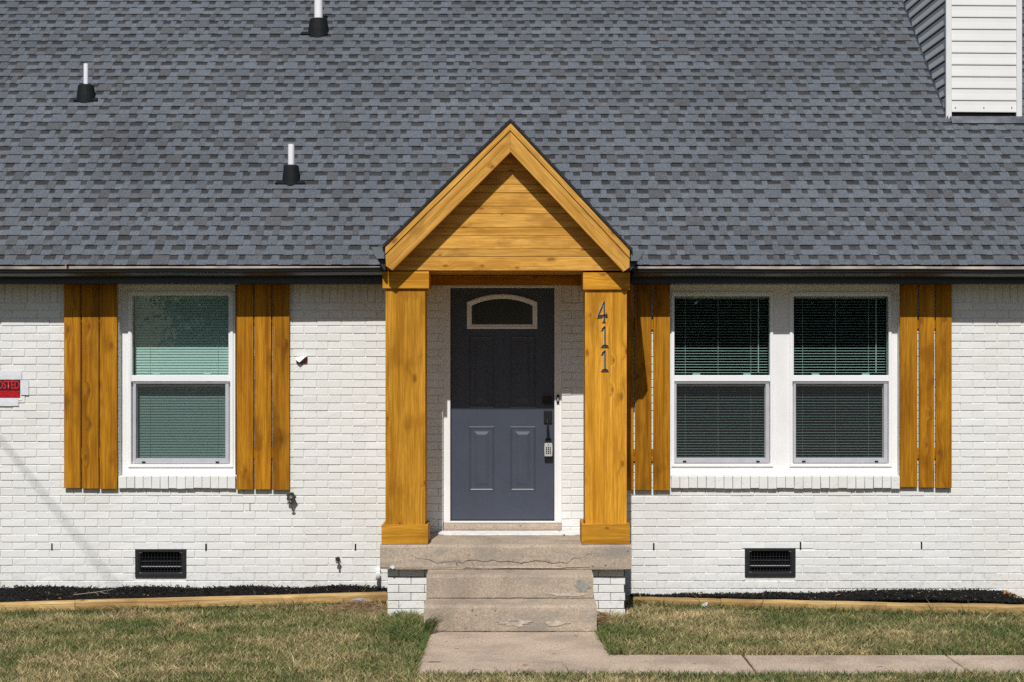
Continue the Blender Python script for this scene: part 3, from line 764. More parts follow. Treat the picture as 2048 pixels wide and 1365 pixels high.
MB().box(X(1113, -yf), X(1118.5, -yf), yf - 0.016, yf, Z(807.5, -yf), Z(790, -yf)).build("doorbell", "black_plastic", door, bevel=0.004)
MB().box(X(1114.7, -yf), X(1116.8, -yf), yf - 0.019, yf - 0.015, Z(803, -yf), Z(794.5, -yf)).build("bell_button", "lockbox_grey", door, bevel=0.001)

# ---- portico -----------------------------------------------------------------
DG, DR = 0.93, 1.075                                     # gable plane and rake fronts, in front of the wall
port = tag(empty("portico", (-0.05, -0.5, 0.6), house), "stained pine portico over the front door")
LZ = Z(1090, .95)                                       # top of the landing
def column(c0, c1, ytop, ybot, p0, p1, q0, q1, capy):
    dc = DG - 0.022
    zb, zt = LZ + 0.004, Z(capy[0], DG)
    x0, x1 = X(c0, dc), X(c1, dc); dep = x1 - x0
    # four boards boxed together: the front laps the sides
    plank("column_front", rect(x0, x1, zb, Z(capy[1] - 3, DG)), -dc, -dc + 0.019, "stained_pine", port, (0, 1), 0.002)
    for sx in (x0 + 0.0025, x1 - 0.0025 - 0.019):
        plank("column_side", rect(sx, sx + 0.019, zb, Z(capy[1] - 3, DG)), -dc + 0.0195, -dc + dep - 0.02, "stained_pine", port, (0, 1), 0.002)
    plank("column_back", rect(x0 + 0.002, x1 - 0.002, zb, Z(capy[1] - 3, DG)), -dc + dep - 0.0195, -dc + dep, "stained_pine", port, (0, 1), 0.002)
    # plinth and capital: boards round the shaft
    for nm, a_, b_, z0_, z1_, dd in (("plinth", X(p0, DG), X(p1, DG), LZ + 0.002, Z(ybot, DG), DG), ("capital", X(q0, DG), X(q1, DG), Z(capy[1], DG), zt - 0.0015, DG)):
        back = -dd + 0.022 + dep + 0.02
        plank(nm + "_front", rect(a_, b_, z0_, z1_), -dd, -dd + 0.0205, "stained_pine", port, (1, 0), 0.0025)
        for sx in (a_ + 0.002, b_ - 0.022):
            o_ = MB().box(sx, sx + 0.020, -dd + 0.021, back, z0_ + 0.001, z1_ - 0.001).build(nm + "_side", "stained_pine", port, bevel=0.002)
        plank(nm + "_back", rect(a_ + 0.024, b_ - 0.024, z0_ + 0.001, z1_ - 0.001), back - 0.02, back - 0.001, "stained_pine", port, (1, 0), 0.002)
    return x0, x1, dep
column(771, 850.5, 578, 1050, 763, 856, 765, 858, (543, 577.5))
column(1170, 1253.5, 580, 1048, 1163, 1260, 1166, 1260, (545, 580))
# gable face of planks, clipped under the rakes
ap = (X(1021, DG), Z(289, DG)); tl_ = (X(768, DG), Z(541.5, DG)); tr_ = (X(1258, DG), Z(543, DG))
def gx(z, side):
    f_ = (z - tl_[1]) / (ap[1] - tl_[1]); q = tl_ if side < 0 else tr_
    return q[0] + (ap[0] - q[0]) * f_
rows = [541.5, 514, 498.5, 472, 456, 428, 413, 385.5, 369.5, 343, 328, 291]
for i in range(len(rows) - 1):
    za, zb = Z(rows[i], DG) + (0.0012 if i else 0), Z(rows[i + 1], DG) - 0.0012
    pts = [(gx(za, -1), za), (gx(za, 1), za), (gx(zb, 1), zb), (gx(zb, -1), zb)]
    yj = random.uniform(-0.0015, 0.0015)
    plank("gable_plank", pts, -DG + 0.004 + yj, -DG + 0.023, "stained_pine_gable", port, (1, 0), 0.0022)
MB().prism([(tl_[0] + .02, tl_[1] + .012), (tr_[0] - .02, tr_[1] + .012), (ap[0], ap[1] - .03)], -DG + 0.0245, -DG + 0.10).build("gable_backing", "soffit_brown", port)
# rake boards, with a narrow proud strip along the top
T = (X(1021, DR), Z(245, DR))
LE, RE = (X(770.5, DR), Z(493, DR)), (X(1259.5, DR), Z(500, DR))
LB, RB = (X(772, DR), Z(533, DR)), (X(1259, DR), Z(536, DR))
LT, RT = (X(784.5, DR), Z(541.5, DR)), (X(1247, DR), Z(544, DR))
I = (X(1021, DR), Z(304.5, DR))
def lerp(p_, q_, f_): return (p_[0] + (q_[0] - p_[0]) * f_, p_[1] + (q_[1] - p_[1]) * f_)
for sgn, E_, B_, T_ in ((-1, LE, LB, LT), (1, RE, RB, RT)):
    g_ = (T[0] - E_[0], T[1] - E_[1]); ln = math.hypot(*g_); g_ = (g_[0] / ln, g_[1] / ln)
    nrm = (g_[1], -g_[0]) if sgn < 0 else (-g_[1], g_[0])        # pointing down off the slope
    c_ = 0.0006 * -sgn
    # strip
    ofs = 0.047; dz = ofs / abs(nrm[1])
    a_ = [(E_[0], E_[1] - dz), (T[0] - c_ * -1, T[1] - dz), (T[0] + c_, T[1]), E_]
    a_[1] = (T[0] + c_, T[1] - dz)
    body = [B_, T_, (I[0] + c_, I[1]), (T[0] + c_, T[1] - dz - 0.0015), (E_[0], E_[1] - dz - 0.0015)]
    if sgn > 0: a_ = a_[::-1]; body = body[::-1]
    gg = g_ if sgn < 0 else (-g_[0], -g_[1])
    plank("rake_strip", a_, -DR - 0.010, -DR + 0.030, "stained_pine_gable", port, gg, 0.002)
    plank("rake_board", body, -DR, -DR + 0.030, "stained_pine_gable", port, gg, 0.0025)
    # soffit between the rake and the gable
    s0, s1 = T_, (I[0] + c_, I[1])
    up = (0.0, 0.026)
    q = [(s0[0], s0[1] + 0.006), (s1[0], s1[1] + 0.006), (s1[0], s1[1] + 0.032), (s0[0], s0[1] + 0.032)]
    if sgn > 0: q = q[::-1]
    plank("rake_soffit", q, -DR + 0.031, -DG + 0.02, "stained_pine", port, gg, 0)
    # roof of the portico: stepped courses over a deck
    nst = 12; top = []; bot = []
    e0 = (E_[0] + sgn * 0.022, E_[1] - 0.022 * abs(g_[1] / g_[0]) + 0.003)
    for i in range(nst):
        p_ = lerp(e0, (T[0], T[1] + 0.003), i / nst); r_ = lerp(e0, (T[0], T[1] + 0.003), (i + 1) / nst)
        top += [(p_[0], p_[1] + 0.031), (r_[0], r_[1] + 0.024)]
    poly = [e0, (T[0], T[1] + 0.003)] + top[::-1]
    if sgn > 0: poly = poly[::-1]
    mm = MB().prism(poly, -DR - 0.022, 1.25)
    mm.c = [(0.035, 0.034, 0.034)] * len(mm.c)
    mm.build("portico_roofing", "shingle", port)
    # gutter along the portico's eave, its end cap to the street
    xo = X(742 if sgn < 0 else 1288, DR); xi = X(769.5 if sgn < 0 else 1261, DR)
    zt_ = Z(494 if sgn < 0 else 503, DR); zb_ = Z(518.5 if sgn < 0 else 523, DR)
    wv = xo - xi
    prof = [(xi, zb_), (xi + wv * 0.60, zb_), (xi + wv * 0.66, zb_ + 0.012), (xi + wv * 0.86, zb_ + 0.045), (xi + wv * 0.93, zt_ - 0.012), (xo, zt_ - 0.010), (xo, zt_), (xi, zt_)]
    if sgn < 0: prof = prof[::-1]
    go = MB().prism(prof, -DR + 0.012, -0.33).build("portico_gutter", "black_gutter", port, bevel=0.002)
    MB().prism([lerp(p_, ((xi + xo) / 2, (zb_ + zt_) / 2), 0.05) for p_ in prof], -DR + 0.006, -DR + 0.011).build("gutter_end_cap", "gutter_cap_sheen", port, bevel=0.002)
    # boxed eave below that gutter
    fb = [(xi + sgn * -0.004, Z(540, DR)), (xi + wv * 0.10, Z(540, DR)), (xi + wv * 0.55, zb_ - 0.004), (xi + sgn * -0.004, zb_ - 0.004)]
    if sgn < 0: fb = fb[::-1]
    MB().prism(fb, -DR + 0.045, -0.30).build("eave_flashing", "black_fascia", port, bevel=0.002)
    # side beam from the column back to the wall
    xa = X(768 if sgn < 0 else 1170, DG); xb = X(855 if sgn < 0 else 1256, DG)
    MB().box(xa + 0.01, xb - 0.01, -DG + 0.41, -0.01, Z(577, DG) + 0.03, Z(543, DG) - 0.002).build("side_beam", "stained_pine", port, bevel=0.003)
    MB().box(min(xa, xb) + 0.006, min(xa, xb) + 0.03, -DG + 0.10, -0.27, Z(542, DG), Z(500, DG)).build("side_board", "stained_pine", port, bevel=0.002) if sgn < 0 else \
        MB().box(max(xa, xb) - 0.03, max(xa, xb) - 0.006, -DG + 0.10, -0.27, Z(542, DG), Z(500, DG)).build("side_board", "stained_pine", port, bevel=0.002)
# porch ceiling boards
cx0, cx1 = X(858, DG), X(1166, DG)
nb = 9
for i in range(nb):
    y0_ = -DG + 0.11 + (DG - 0.115) * i / nb; y1_ = -DG + 0.11 + (DG - 0.115) * (i + 1) / nb - 0.002
    MB().box(cx0 - 0.3, cx1 + 0.3, y0_, y1_, Z(542, DG) + 0.004, Z(542, DG) + 0.02).build("ceiling_board", "stained_pine", port, bevel=0.002)
plank("header_inner", rect(cx0 - 0.05, cx1 + 0.05, Z(541.5, DG) + 0.001, Z(541.5, DG) + 0.05), -DG + 0.025, -DG + 0.105, "stained_pine", port, (1, 0), 0.002)
plank("ledger_board", rect(cx0 - 0.02, cx1 + 0.03, Z(571.5, 0.03), Z(552, .02)), -0.030, -0.004, "stained_pine", port, (1, 0), 0.003)

# ---- house number --------------------------------------------------------------
def curve_mesh(name, loops, y_front, thick, mat, parent, ox, oz, sx, sz, grow=0.0):
    cu = bpy.data.curves.new(name, 'CURVE'); cu.dimensions = '2D'; cu.fill_mode = 'BOTH'; cu.extrude = thick / 2; cu.offset = grow
    for lp in loops:
        sp = cu.splines.new('POLY'); sp.points.add(len(lp) - 1); sp.use_cyclic_u = True
        for p_, (a_, b_) in zip(sp.points, lp): p_.co = (a_ * sx, b_ * sz, 0, 1)
    tmp = bpy.data.objects.new(name, cu); COL.objects.link(tmp)
    bpy.context.view_layer.update()
    me = bpy.data.meshes.new_from_object(tmp.evaluated_get(bpy.context.evaluated_depsgraph_get()))
    bpy.data.objects.remove(tmp); me.materials.clear(); me.materials.append(M[mat]); me.name = name
    ob = bpy.data.objects.new(name, me); link(ob, parent, (ox, y_front + thick / 2, oz)); ob.rotation_euler = (R(90), 0, 0)
    return ob
four = [[(0.60, 1.0), (0.72, 1.0), (0.72, .36), (0.98, .37), (0.99, .28), (0.72, .27), (0.725, .06), (.80, 0), (.50, 0), (.57, .06), (.57, .26), (0, .22), (0, .28)], [(.57, .34), (.57, .84), (.11, .32)]]
one = [[(.46, .99), (.60, 1.0), (.61, .09), (.98, .045), (1.0, 0), (0.0, 0), (.0, .035), (.39, .09), (.39, .86), (.02, .80), (.03, .86)]]
dn_ = DG - 0.022
num = tag(empty("house_number", (X(1208, dn_), -dn_, Z(742, dn_)), house), "black house number 411 on the right column")
for lp, px0, px1, py0, py1 in ((four, 1194.5, 1215.5, 602.5, 643.5), (one, 1202.5, 1217, 651.5, 693), (one, 1202.5, 1217, 700, 741.5)):
    x0, z0, ww, hh = X(px0, dn_), Z(py1, dn_), (px1 - px0) * (DW - dn_) / F, (py1 - py0) * (DW - dn_) / F
    curve_mesh("digit_edge", lp, -dn_ - 0.011, 0.009, "number_edge", num, x0 - 0.001, z0 - 0.003, ww, hh, 0.0020)
    curve_mesh("digit", lp, -dn_ - 0.017, 0.005, "number_black", num, x0, z0, ww, hh, -0.0012)

# ---- chimney chase on the roof ---------------------------------------------------
CY = 1.50; cdist = DW + CY
cx0, cx1 = (1893 - 1024) * cdist / F, (2043 - 1024) * cdist / F
cyb = CY + 1.85; czb = roof_z(CY); czt = czb + 2.6
chim = tag(empty("chimney", ((cx0 + cx1) / 2, (CY + cyb) / 2, czb), house), "cream siding clad chimney chase")
MB().box(cx0 + 0.012, cx1 - 0.012, CY + 0.018, cyb - 0.018, czb - 0.1, czt).build("chase_core", "vent_dark", chim)
rev = 0.1155
def siding_profile(z, h):      # two clapboard steps in one panel: (outwards, z)
    return [(0.0, z + h), (0.003, z + h), (0.0062, z + h * 0.55), (0.0072, z + h * 0.50), (0.0125, z + 0.010), (0.0120, z), (0.0, z)]
nrow = int(2.55 / rev)
for i in range(nrow):
    z = czb + 0.072 + i * rev; pr = siding_profile(z, rev - 0.001)
    m = MB(); m.loft([[(cx0 + 0.05, CY + 0.016 - a_, b_) for a_, b_ in pr], [(cx1 - 0.05, CY + 0.016 - a_, b_ - 0.004) for a_, b_ in pr]], cap0=True); m.build("siding_plank", "siding", chim)
for i in range(nrow + 1):
    z = czb + 0.012 + i * rev; pr = siding_profile(z, rev - 0.001)
    y0_ = CY + 0.03; y1_ = min(cyb - 0.03, EY + (z + rev - EZ) * CT / ST + 0.05)
    if y1_ > y0_ + 0.02:
        m = MB(); m.loft([[(cx0 + 0.016 - a_, y1_, b_) for a_, b_ in pr], [(cx0 + 0.016 - a_, y0_, b_) for a_, b_ in pr]], cap0=True); m.build("siding_plank", "siding", chim)
        m = MB(); m.loft([[(cx1 - 0.016 + a_, y0_, b_) for a_, b_ in pr], [(cx1 - 0.016 + a_, y1_, b_) for a_, b_ in pr]], cap0=True); m.build("siding_plank", "siding", chim)
for xx in (cx0, cx1):
    sg = -1 if xx == cx0 else 1
    MB().prism([(xx + sg * 0.005, czb - 0.05), (xx - sg * 0.05, czb - 0.05), (xx - sg * 0.05, czt), (xx + sg * 0.005, czt)][::(-1 if sg > 0 else 1)][::-1], CY - 0.006, CY + 0.034).build("corner_trim", "siding_trim", chim, bevel=0.003)
    MB().box(min(xx + sg * 0.005, xx - sg * 0.05), max(xx + sg * 0.005, xx - sg * 0.05), cyb - 0.03, cyb + 0.006, roof_z(cyb) - 0.1, czt).build("corner_trim", "siding_trim", chim, bevel=0.003)
MB().box(cx0 - 0.04, cx1 + 0.04, CY - 0.04, cyb + 0.04, czt, czt + 0.06).build("chase_cap", "flashing_metal", chim, bevel=0.01)
# apron and side flashing
sC = (CY - EY) / CT
m = MB(); m.loft([[roof(cx0 + 0.03, sC - 0.105, 0.019), roof(cx1 + 0.03, sC - 0.105, 0.019), roof(cx1 + 0.03, sC + 0.01, 0.022), roof(cx0 + 0.03, sC + 0.01, 0.022)],
                  [roof(cx0 + 0.03, sC - 0.105, 0.023), roof(cx1 + 0.03, sC - 0.105, 0.023), roof(cx1 + 0.03, sC + 0.005, 0.032), roof(cx0 + 0.03, sC + 0.005, 0.032)]], cap0=True)
m.build("apron_flashing", "flashing_metal", chim, bevel=0.003)
m = MB(); m.loft([[roof(cx0 - 0.004, sC, 0.012), roof(cx0 + 0.012, sC, 0.034), roof(cx0 + 0.012, sC + 2.4, 0.034), roof(cx0 - 0.004, sC + 2.4, 0.012)], [roof(cx0 - 0.003, sC, 0.010), roof(cx0 + 0.014, sC, 0.030), roof(cx0 + 0.014, sC + 2.4, 0.030), roof(cx0 - 0.003, sC + 2.4, 0.010)]], cap0=True)
m.build("step_flashing", "flashing_metal", chim)
for fx in (0.06, 0.5, 0.93):
    xx = cx0 + 0.05 + (cx1 - cx0 - 0.1) * fx
    MB().tube([(xx, CY - 0.004, czb + 0.118), (xx, CY + 0.008, czb + 0.118)], 0.006, 8).build("screw", "screen_alu", chim)

# ---- vent pipes through the roof ---------------------------------------------------
def s_of(py):                                            # slope distance whose image row is py
    v = HOR - py; lo, hi = 0.0, RS
    for _ in range(50):
        md = (lo + hi) / 2; _, y_, z_ = roof(0, md, 0.015)
        if (z_ - CZ) * F / (y_ + DW) < v: lo = md
        else: hi = md
    return lo
def vent_pipe(px, ybase, pw, ptop, yboot, bw, fx0, fx1, label):
    s_ = s_of(ybase); _, y_, z_ = roof(0, s_, 0.015); D_ = DW + y_
    sc = D_ / F
    wx = (px - 1024) * sc
    pc = s_ + 0.085                                       # where the pipe comes through
    _, py_, pz_ = roof(0, pc, 0.015); D2 = DW + py_
    o_ = tag(empty("vent_pipe", (wx, py_, pz_), house), label)
    wx = (px - 1024) * D2 / F
    ztop = CZ + (HOR - ptop) * D2 / F; zbt = CZ + (HOR - yboot) * D2 / F
    r_ = pw / 2 * D2 / F
    m = MB(); n = 16
    ringp = lambda rr, z: [(wx + rr * math.cos(2 * math.pi * k_ / n), py_ + rr * math.sin(2 * math.pi * k_ / n), z) for k_ in range(n)]
    m.loft([ringp(r_, pz_ - 0.05), ringp(r_, ztop), ringp(r_ * 0.82, ztop), ringp(r_ * 0.82, ztop - 0.04)])
    m.build("pipe", "white_pipe", o_)
    rb = bw / 2 * D2 / F; m = MB(); n = 20
    def rl(rr, z, dx=0.0): return [(wx + dx + rr * math.cos(2 * math.pi * k_ / n), py_ + rr * math.sin(2 * math.pi * k_ / n), z) for k_ in range(n)]
    def base(rr):                                          # foot of the boot, cut to the slope
        lp = []
        for k_ in range(n):
            xx = wx + rr * math.cos(2 * math.pi * k_ / n); yy = py_ + rr * math.sin(2 * math.pi * k_ / n)
            lp.append((xx, yy, roof_z(yy) + 0.022))
        return lp
    m.loft([base(rb * 1.18), [(a_, b_, max(c_, 0) * 0.45 + (zbt - 0.045) * 0.55) for a_, b_, c_ in base(rb * 1.12)], rl(rb * 1.0, zbt - 0.012), rl(rb * 0.94, zbt - 0.004), rl(rb * 0.80, zbt), rl(r_ * 1.05, zbt + 0.004)])
    m.build("boot", "boot_rubber", o_)
    fw = (fx1 - fx0) / 2 * sc; fcx = ((fx0 + fx1) / 2 - 1024) * sc
    m = MB(); su = s_ + 0.06
    m.loft([[roof(fcx - fw, s_, 0.016), roof(fcx + fw, s_, 0.016), roof(fcx + fw * .9, su, 0.016), roof(fcx - fw * .9, su, 0.016)],
            [roof(fcx - fw, s_, 0.024), roof(fcx + fw, s_, 0.024), roof(fcx + fw * .9, su, 0.020), roof(fcx - fw * .9, su, 0.020)]], cap0=True)
    m.build("flange", "boot_rubber", o_)
vent_pipe(172, 203, 9.5, 128, 170, 31, 146, 196, "leftmost white vent pipe on the roof")
vent_pipe(582.5, 369, 13, 289, 331, 30, 549, 612, "lowest white vent pipe on the roof")
vent_pipe(637, 70, 17, -30, 38, 35, 600, 657, "white vent pipe cut by the top of the picture")

# ---- foundation vents --------------------------------------------------------------
def fvent(x0, x1, y0, y1, label):
    a_, b_, zt, zb = X(x0), X(x1), Z(y0), Z(y1)
    o_ = tag(empty("foundation_vent", ((a_ + b_) / 2, 0, zb), house), label)
    MB().ring(a_, b_, zb, zt, 0.036, 0.036, 0.034, 0.026, -0.011, 0.03).build("vent_frame", "vent_black", o_)
    MB().ring(a_ + 0.032, b_ - 0.032, zb + 0.030, zt - 0.022, 0.014, 0.014, 0.012, 0.010, -0.002, 0.03).build("inner_frame", "vent_black", o_)
    MB().box(a_ + 0.03, b_ - 0.03, 0.055, 0.06, zb + 0.02, zt - 0.02).build("vent_back", "vent_dark", o_)
    ga, gb, gt, gz = a_ + 0.045, b_ - 0.045, zt - 0.030, zb + 0.040
    for i in range(13):
        q = ga + (gb - ga) * (i + 0.5) / 13; MB().box(q - 0.0016, q + 0.0016, 0.008, 0.011, gz, gt).build("grille_bar", "vent_black", o_)
    for i in range(6):
        q = gz + (gt - gz) * (i + 0.5) / 6; MB().box(ga, gb, 0.0112, 0.0142, q - 0.0016, q + 0.0016).build("grille_bar", "vent_black", o_)
    for q in (0.30, 0.56):
        zz = gz + (gt - gz) * q; MB().box(ga + 0.005, gb, 0.016, 0.030, zz - 0.003, zz + 0.002).build("louvre", "screen_alu", o_)
    for xx in (a_ + 0.046, b_ - 0.046):
        for zz in (zb + 0.040, zt - 0.030): MB().box(xx - 0.012, xx + 0.012, -0.0045, -0.001, zz - 0.003, zz + 0.003).build("vent_clip", "bright_metal", o_)
fvent(270.5, 373, 1098.5, 1155, "foundation vent under the single window")
fvent(1489.5, 1591, 1096.5, 1153.5, "foundation vent under the double window")

# ---- taps and drain stub -------------------------------------------------------------
def tap(px, py, k_, label):
    cx, cz = X(px, .06), Z(py, .06)
    o_ = tag(empty("tap", (cx, 0, cz), house), label)
    MB().tube([(cx, 0.01, cz), (cx, -0.03, cz), (cx, -0.055, cz - 0.004 * k_), (cx + 0.003 * k_, -0.075, cz - 0.022 * k_), (cx + 0.004 * k_, -0.082, cz - 0.040 * k_)], [0.013 * k_, 0.013 * k_, 0.017 * k_, 0.014 * k_, 0.016 * k_], 12).build("spout", "brass_old", o_, smooth=True)
    m = MB(); n = 16
    m.loft([[(cx + 0.026 * k_ * math.cos(6.2832 * i / n), -0.004, cz + 0.026 * k_ * math.sin(6.2832 * i / n)) for i in range(n)], [(cx + 0.022 * k_ * math.cos(6.2832 * i / n), -0.012, cz + 0.022 * k_ * math.sin(6.2832 * i / n)) for i in range(n)]]); m.build("wall_plate", "brass_old", o_)
    m = MB(); n = 16; lp = []
    for rr, yy in ((0.018, -0.060), (0.030, -0.062), (0.036, -0.066), (0.030, -0.072), (0.012, -0.070), (0.010, -0.080)):
        lp.append([(cx + rr * k_ * (1 + 0.14 * math.cos(5 * 6.2832 * i / n)) * math.cos(6.2832 * i / n), yy, cz + 0.010 * k_ + rr * k_ * (1 + 0.14 * math.cos(5 * 6.2832 * i / n)) * math.sin(6.2832 * i / n)) for i in range(n)])
    m.loft(lp); m.build("tap_wheel", "brass_old", o_)
    MB().tube([(cx, -0.080, cz + 0.010 * k_), (cx, -0.086, cz + 0.010 * k_)], 0.013 * k_, 10).build("cap", "bright_metal" if k_ > 1 else "brass_old", o_)
    for sx in (-1, 1):
        MB().tube([(cx + sx * 0.02 * k_, -0.01, cz - 0.01), (cx + sx * 0.030 * k_, -0.014, cz - 0.026 * k_), (cx + sx * 0.034 * k_, -0.010, cz - 0.044 * k_)], 0.003, 6).build("bracket", "black_plastic", o_)
tap(582.5, 997, 1.15, "garden tap below the shutter right of the single window")
tap(675.5, 1120, 0.62, "small garden tap near the steps")
dx_, dz_ = X(756.5, .03), Z(1140, .03)
dp = tag(empty("drain_stub", (dx_, 0, dz_), house), "white pipe stub beside the steps")
MB().tube([(dx_, 0.01, dz_ + 0.004), (dx_, -0.03, dz_), (dx_, -0.045, dz_ - 0.018), (dx_, -0.047, dz_ - 0.085)], 0.020, 12).build("elbow", "white_pipe", dp, smooth=True)

# ================================================================== PORCH STEPS
steps = tag(empty("porch_steps", (-0.05, -0.9, 0)), "worn concrete porch landing and two steps on white brick piers", "steps")
def conc_block(name, x0, x1, yfr, ybk, z0, z1, wob=0.004, n=16):
    """a cast block with worn, uneven arrises; yfr = front (towards the street)"""
    m = MB(); loops = []
    for i in range(n + 1):
        x = x0 + (x1 - x0) * i / n
        j = lambda a_=wob: random.uniform(-a_, a_)
        e = 0.014 + random.uniform(0, 0.008); ed = 0.0 if 0 < i < n else 0.004
        loops.append([(x, ybk, z0), (x, yfr + 0.004 + j(), z0 + ed), (x, yfr + j() * .5, z0 + 0.02), (x, yfr + 0.002 + j() * .4, z1 - e * 1.2), (x, yfr + e * 0.4, z1 - e * 0.35), (x, yfr + e * 1.3, z1 - 0.001), (x, ybk, z1)])
    m.loft(loops, cap0=True)
    return m.build(name, "step_concrete", steps, smooth=False)
LX0, LX1 = X(760, .95), X(1262.5, .95)
Z1, Z2 = Z(1139.5, .95), 0.208
conc_block("landing", LX0, LX1, -0.95, -0.012, Z1, LZ)
conc_block("step", X(853, 1.24), X(1186.5, 1.24), -1.255, -0.88, Z2 - 0.01, Z1 - 0.002)
conc_block("step", X(848, 1.58), X(1193.5, 1.58), -1.585, -1.20, -0.06, Z2 - 0.001)
MB().box(X(853, 1.2) + 0.012, X(1186, 1.2) - 0.012, -1.18, -0.1, -0.06, Z1 - 0.05).build("step_core", "step_concrete", steps)
# concrete sill under the door
m = conc_block("door_sill", X(887.5, -.0), X(1123, -.0), -0.012, 0.16, LZ + 0.001, Z(1047, -.03), 0.002, 8)
for a_, b_ in ((775, 866), (1174, 1250)):
    x0, x1 = X(a_, .875), X(b_, .875)
    pier = MB().box(x0 + 0.003, x1 - 0.003, -0.8725, -0.02, -0.06, Z1 - 0.001).build("pier", "painted_mortar", steps)
    zz = Z1 - 0.003; k_ = 0
    while zz > -0.04:
        h = 0.0665; x = x0 - (0.02 if k_ % 2 else 0.12)
        while x < x1:
            p0, p1 = max(x + 0.002, x0), min(x + BP - 0.002, x1)
            if p1 - p0 > 0.02:
                b = MB(); brick_mb(b, p0, p1, zz - h + 0.0025, zz - 0.002, depth=0.05, yf=-0.8770); b.build("brick", "painted_brick", pier)
            x += BP
        zz -= h; k_ += 1
# crack along the landing's face, with its splinters; pale spalled patches
def ribbon(pts, wdt, y_, name, mat):
    m = MB()
    n = len(pts)
    for i, (x, z) in enumerate(pts):
        w_ = wdt * (0.35 + 0.65 * math.sin(math.pi * (i + 0.5) / n)) * random.uniform(0.7, 1.3)
        m.v += [(x, y_, z - w_), (x, y_, z + w_)]
    for i in range(n - 1): m.face((2 * i, 2 * i + 2, 2 * i + 3, 2 * i + 1))
    return m.build(name, mat, steps)
ck = [(340, 275), (370, 282), (400, 300), (450, 297), (490, 312), (530, 331), (570, 322), (640, 315), (700, 327), (730, 312), (790, 305), (850, 318), (905, 306), (960, 322), (1030, 318), (1090, 328), (1150, 320), (1200, 312), (1245, 318), (1310, 328), (1370, 325), (1415, 330), (1445, 300), (1490, 293), (1505, 298), (1540, 275), (1590, 262), (1650, 262)]
pts = []
for (a_, b_), (c_, d_) in zip(ck[:-1], ck[1:]):
    for i in range(4):
        f_ = i / 4; pts.append((X(720 + (a_ + (c_ - a_) * f_) / 3.413, .95), Z(1030 + (b_ + (d_ - b_) * f_ + random.uniform(-4, 4)) / 3.413, .95)))
ribbon(pts, 0.0020, -0.9536, "crack", "crack_dark")
for py, d, x0_, x1_ in ((1196.5, 1.2585, 856, 1184), (1263.2, 1.5885, 852, 1192), (1139.5, 0.9545, 858, 1182)):   # open joints below the risers
    pts = [(X(x0_ + (x1_ - x0_) * i / 60, d), Z(py + random.uniform(-.7, .7), d)) for i in range(61)]
    ribbon(pts, 0.0022, -d, "joint_crack", "crack_dark")
def spall(px, py, d, w_, h_, mat, seed):
    r2 = random.Random(seed); n_ = 22; pts = []
    for i in range(n_):
        a_ = 2 * math.pi * i / n_; k_ = r2.uniform(.55, 1.1); pts.append((X(px, d) + math.cos(a_) * w_ * k_, Z(py, d) + math.sin(a_) * h_ * k_))
    MB().prism(pts, -d, -d + 0.004).build("spalled_patch", mat, steps)
spall(1030, 1246, 1.5885, 0.15, 0.030, "pale_patch", 1); spall(1112, 1247, 1.5885, 0.11, 0.022, "pale_patch", 2); spall(1028, 1242, 1.5892, 0.055, 0.013, "grey_patch", 3)
spall(1165, 1172, 1.2588, 0.085, 0.050, "grey_patch", 4); spall(1135, 1190, 1.2592, 0.16, 0.018, "pale_patch", 5); spall(1095, 1121, 0.9545, 0.020, 0.016, "grey_patch", 6)
spall(784.5, 1134.5, 0.9545, 0.026, 0.017, "white_strip", 7); spall(1040, 1135, 0.9548, 0.55, 0.010, "pale_patch", 8)
# white strip lying before the door
m = MB(); n = 24; top = []; xa, xb = X(877, .12), X(1160, .12)
lp_b = []; lp_f = []
for i in range(n + 1):
    x = xa + (xb - xa) * i / n; lp_b.append((x, -0.03 + random.uniform(-.004, .004))); lp_f.append((x, -0.30 + (0.07 if i == 0 else 0.03 if i == n else 0) + random.uniform(-.006, .006)))
outl = lp_f + lp_b[::-1]
m.loft([[(x, y, LZ + 0.003) for x, y in outl], [(x, y, LZ + 0.014) for x, y in outl]], cap0=True)
tag(m.build("doormat", "white_strip"), "long thin white strip lying on the landing below the front door", "mat")

# ================================================================== BEDS: timbers and mulch
def timber(x0, y0, x1, y1, zt0, zt1, label, h=0.095, wd=0.085):
    """a landscape timber with rounded long edges, from (x0,y0) to (x1,y1) along its front top edge"""
    d_ = Vector((x1 - x0, y1 - y0, 0)); ln = d_.length; d_.normalize(); bk = Vector((-d_.y, d_.x, 0))
    prof = [(0, 0.0), (0, -0.030), (0.004, -0.030 - 0.02), (0.012, -h), (wd, -h), (wd, -0.02), (wd - 0.012, -0.004), (wd - 0.03, 0.002), (0.022, 0.002), (0.006, -0.004)]
    prof = [(0.0, -0.018), (0.0, -h + 0.02), (0.012, -h), (wd - 0.012, -h), (wd, -h + 0.02), (wd, -0.018), (wd - 0.010, -0.004), (wd - 0.025, 0.0), (0.025, 0.0), (0.010, -0.004)]
    m = MB(); n = 10; lp = []
    for i in range(n + 1):
        f_ = i / n; c_ = Vector((x0, y0, 0)) + d_ * ln * f_; zt = zt0 + (zt1 - zt0) * f_ + random.uniform(-.003, .003)
        lp.append([(c_ + bk * a_)[:2] + (zt + b_,) for a_, b_ in prof])
    lp = [[(q[0], q[1], q[2]) for q in l_] for l_ in lp]
    m.loft(lp, cap0=True)
    o_ = m.build("landscape_timber", "treated_timber", origin=((x0 + x1) / 2, (y0 + y1) / 2, (zt0 + zt1) / 2 - h))
    # grain along the timber: turn the object's frame
    ang = math.atan2(d_.y, d_.x); me = o_.data; me.transform(Matrix.Rotation(-ang, 4, 'Z')); o_.rotation_euler = (0, 0, ang)
    return tag(o_, label, "timber", "timbers edging the mulch beds")
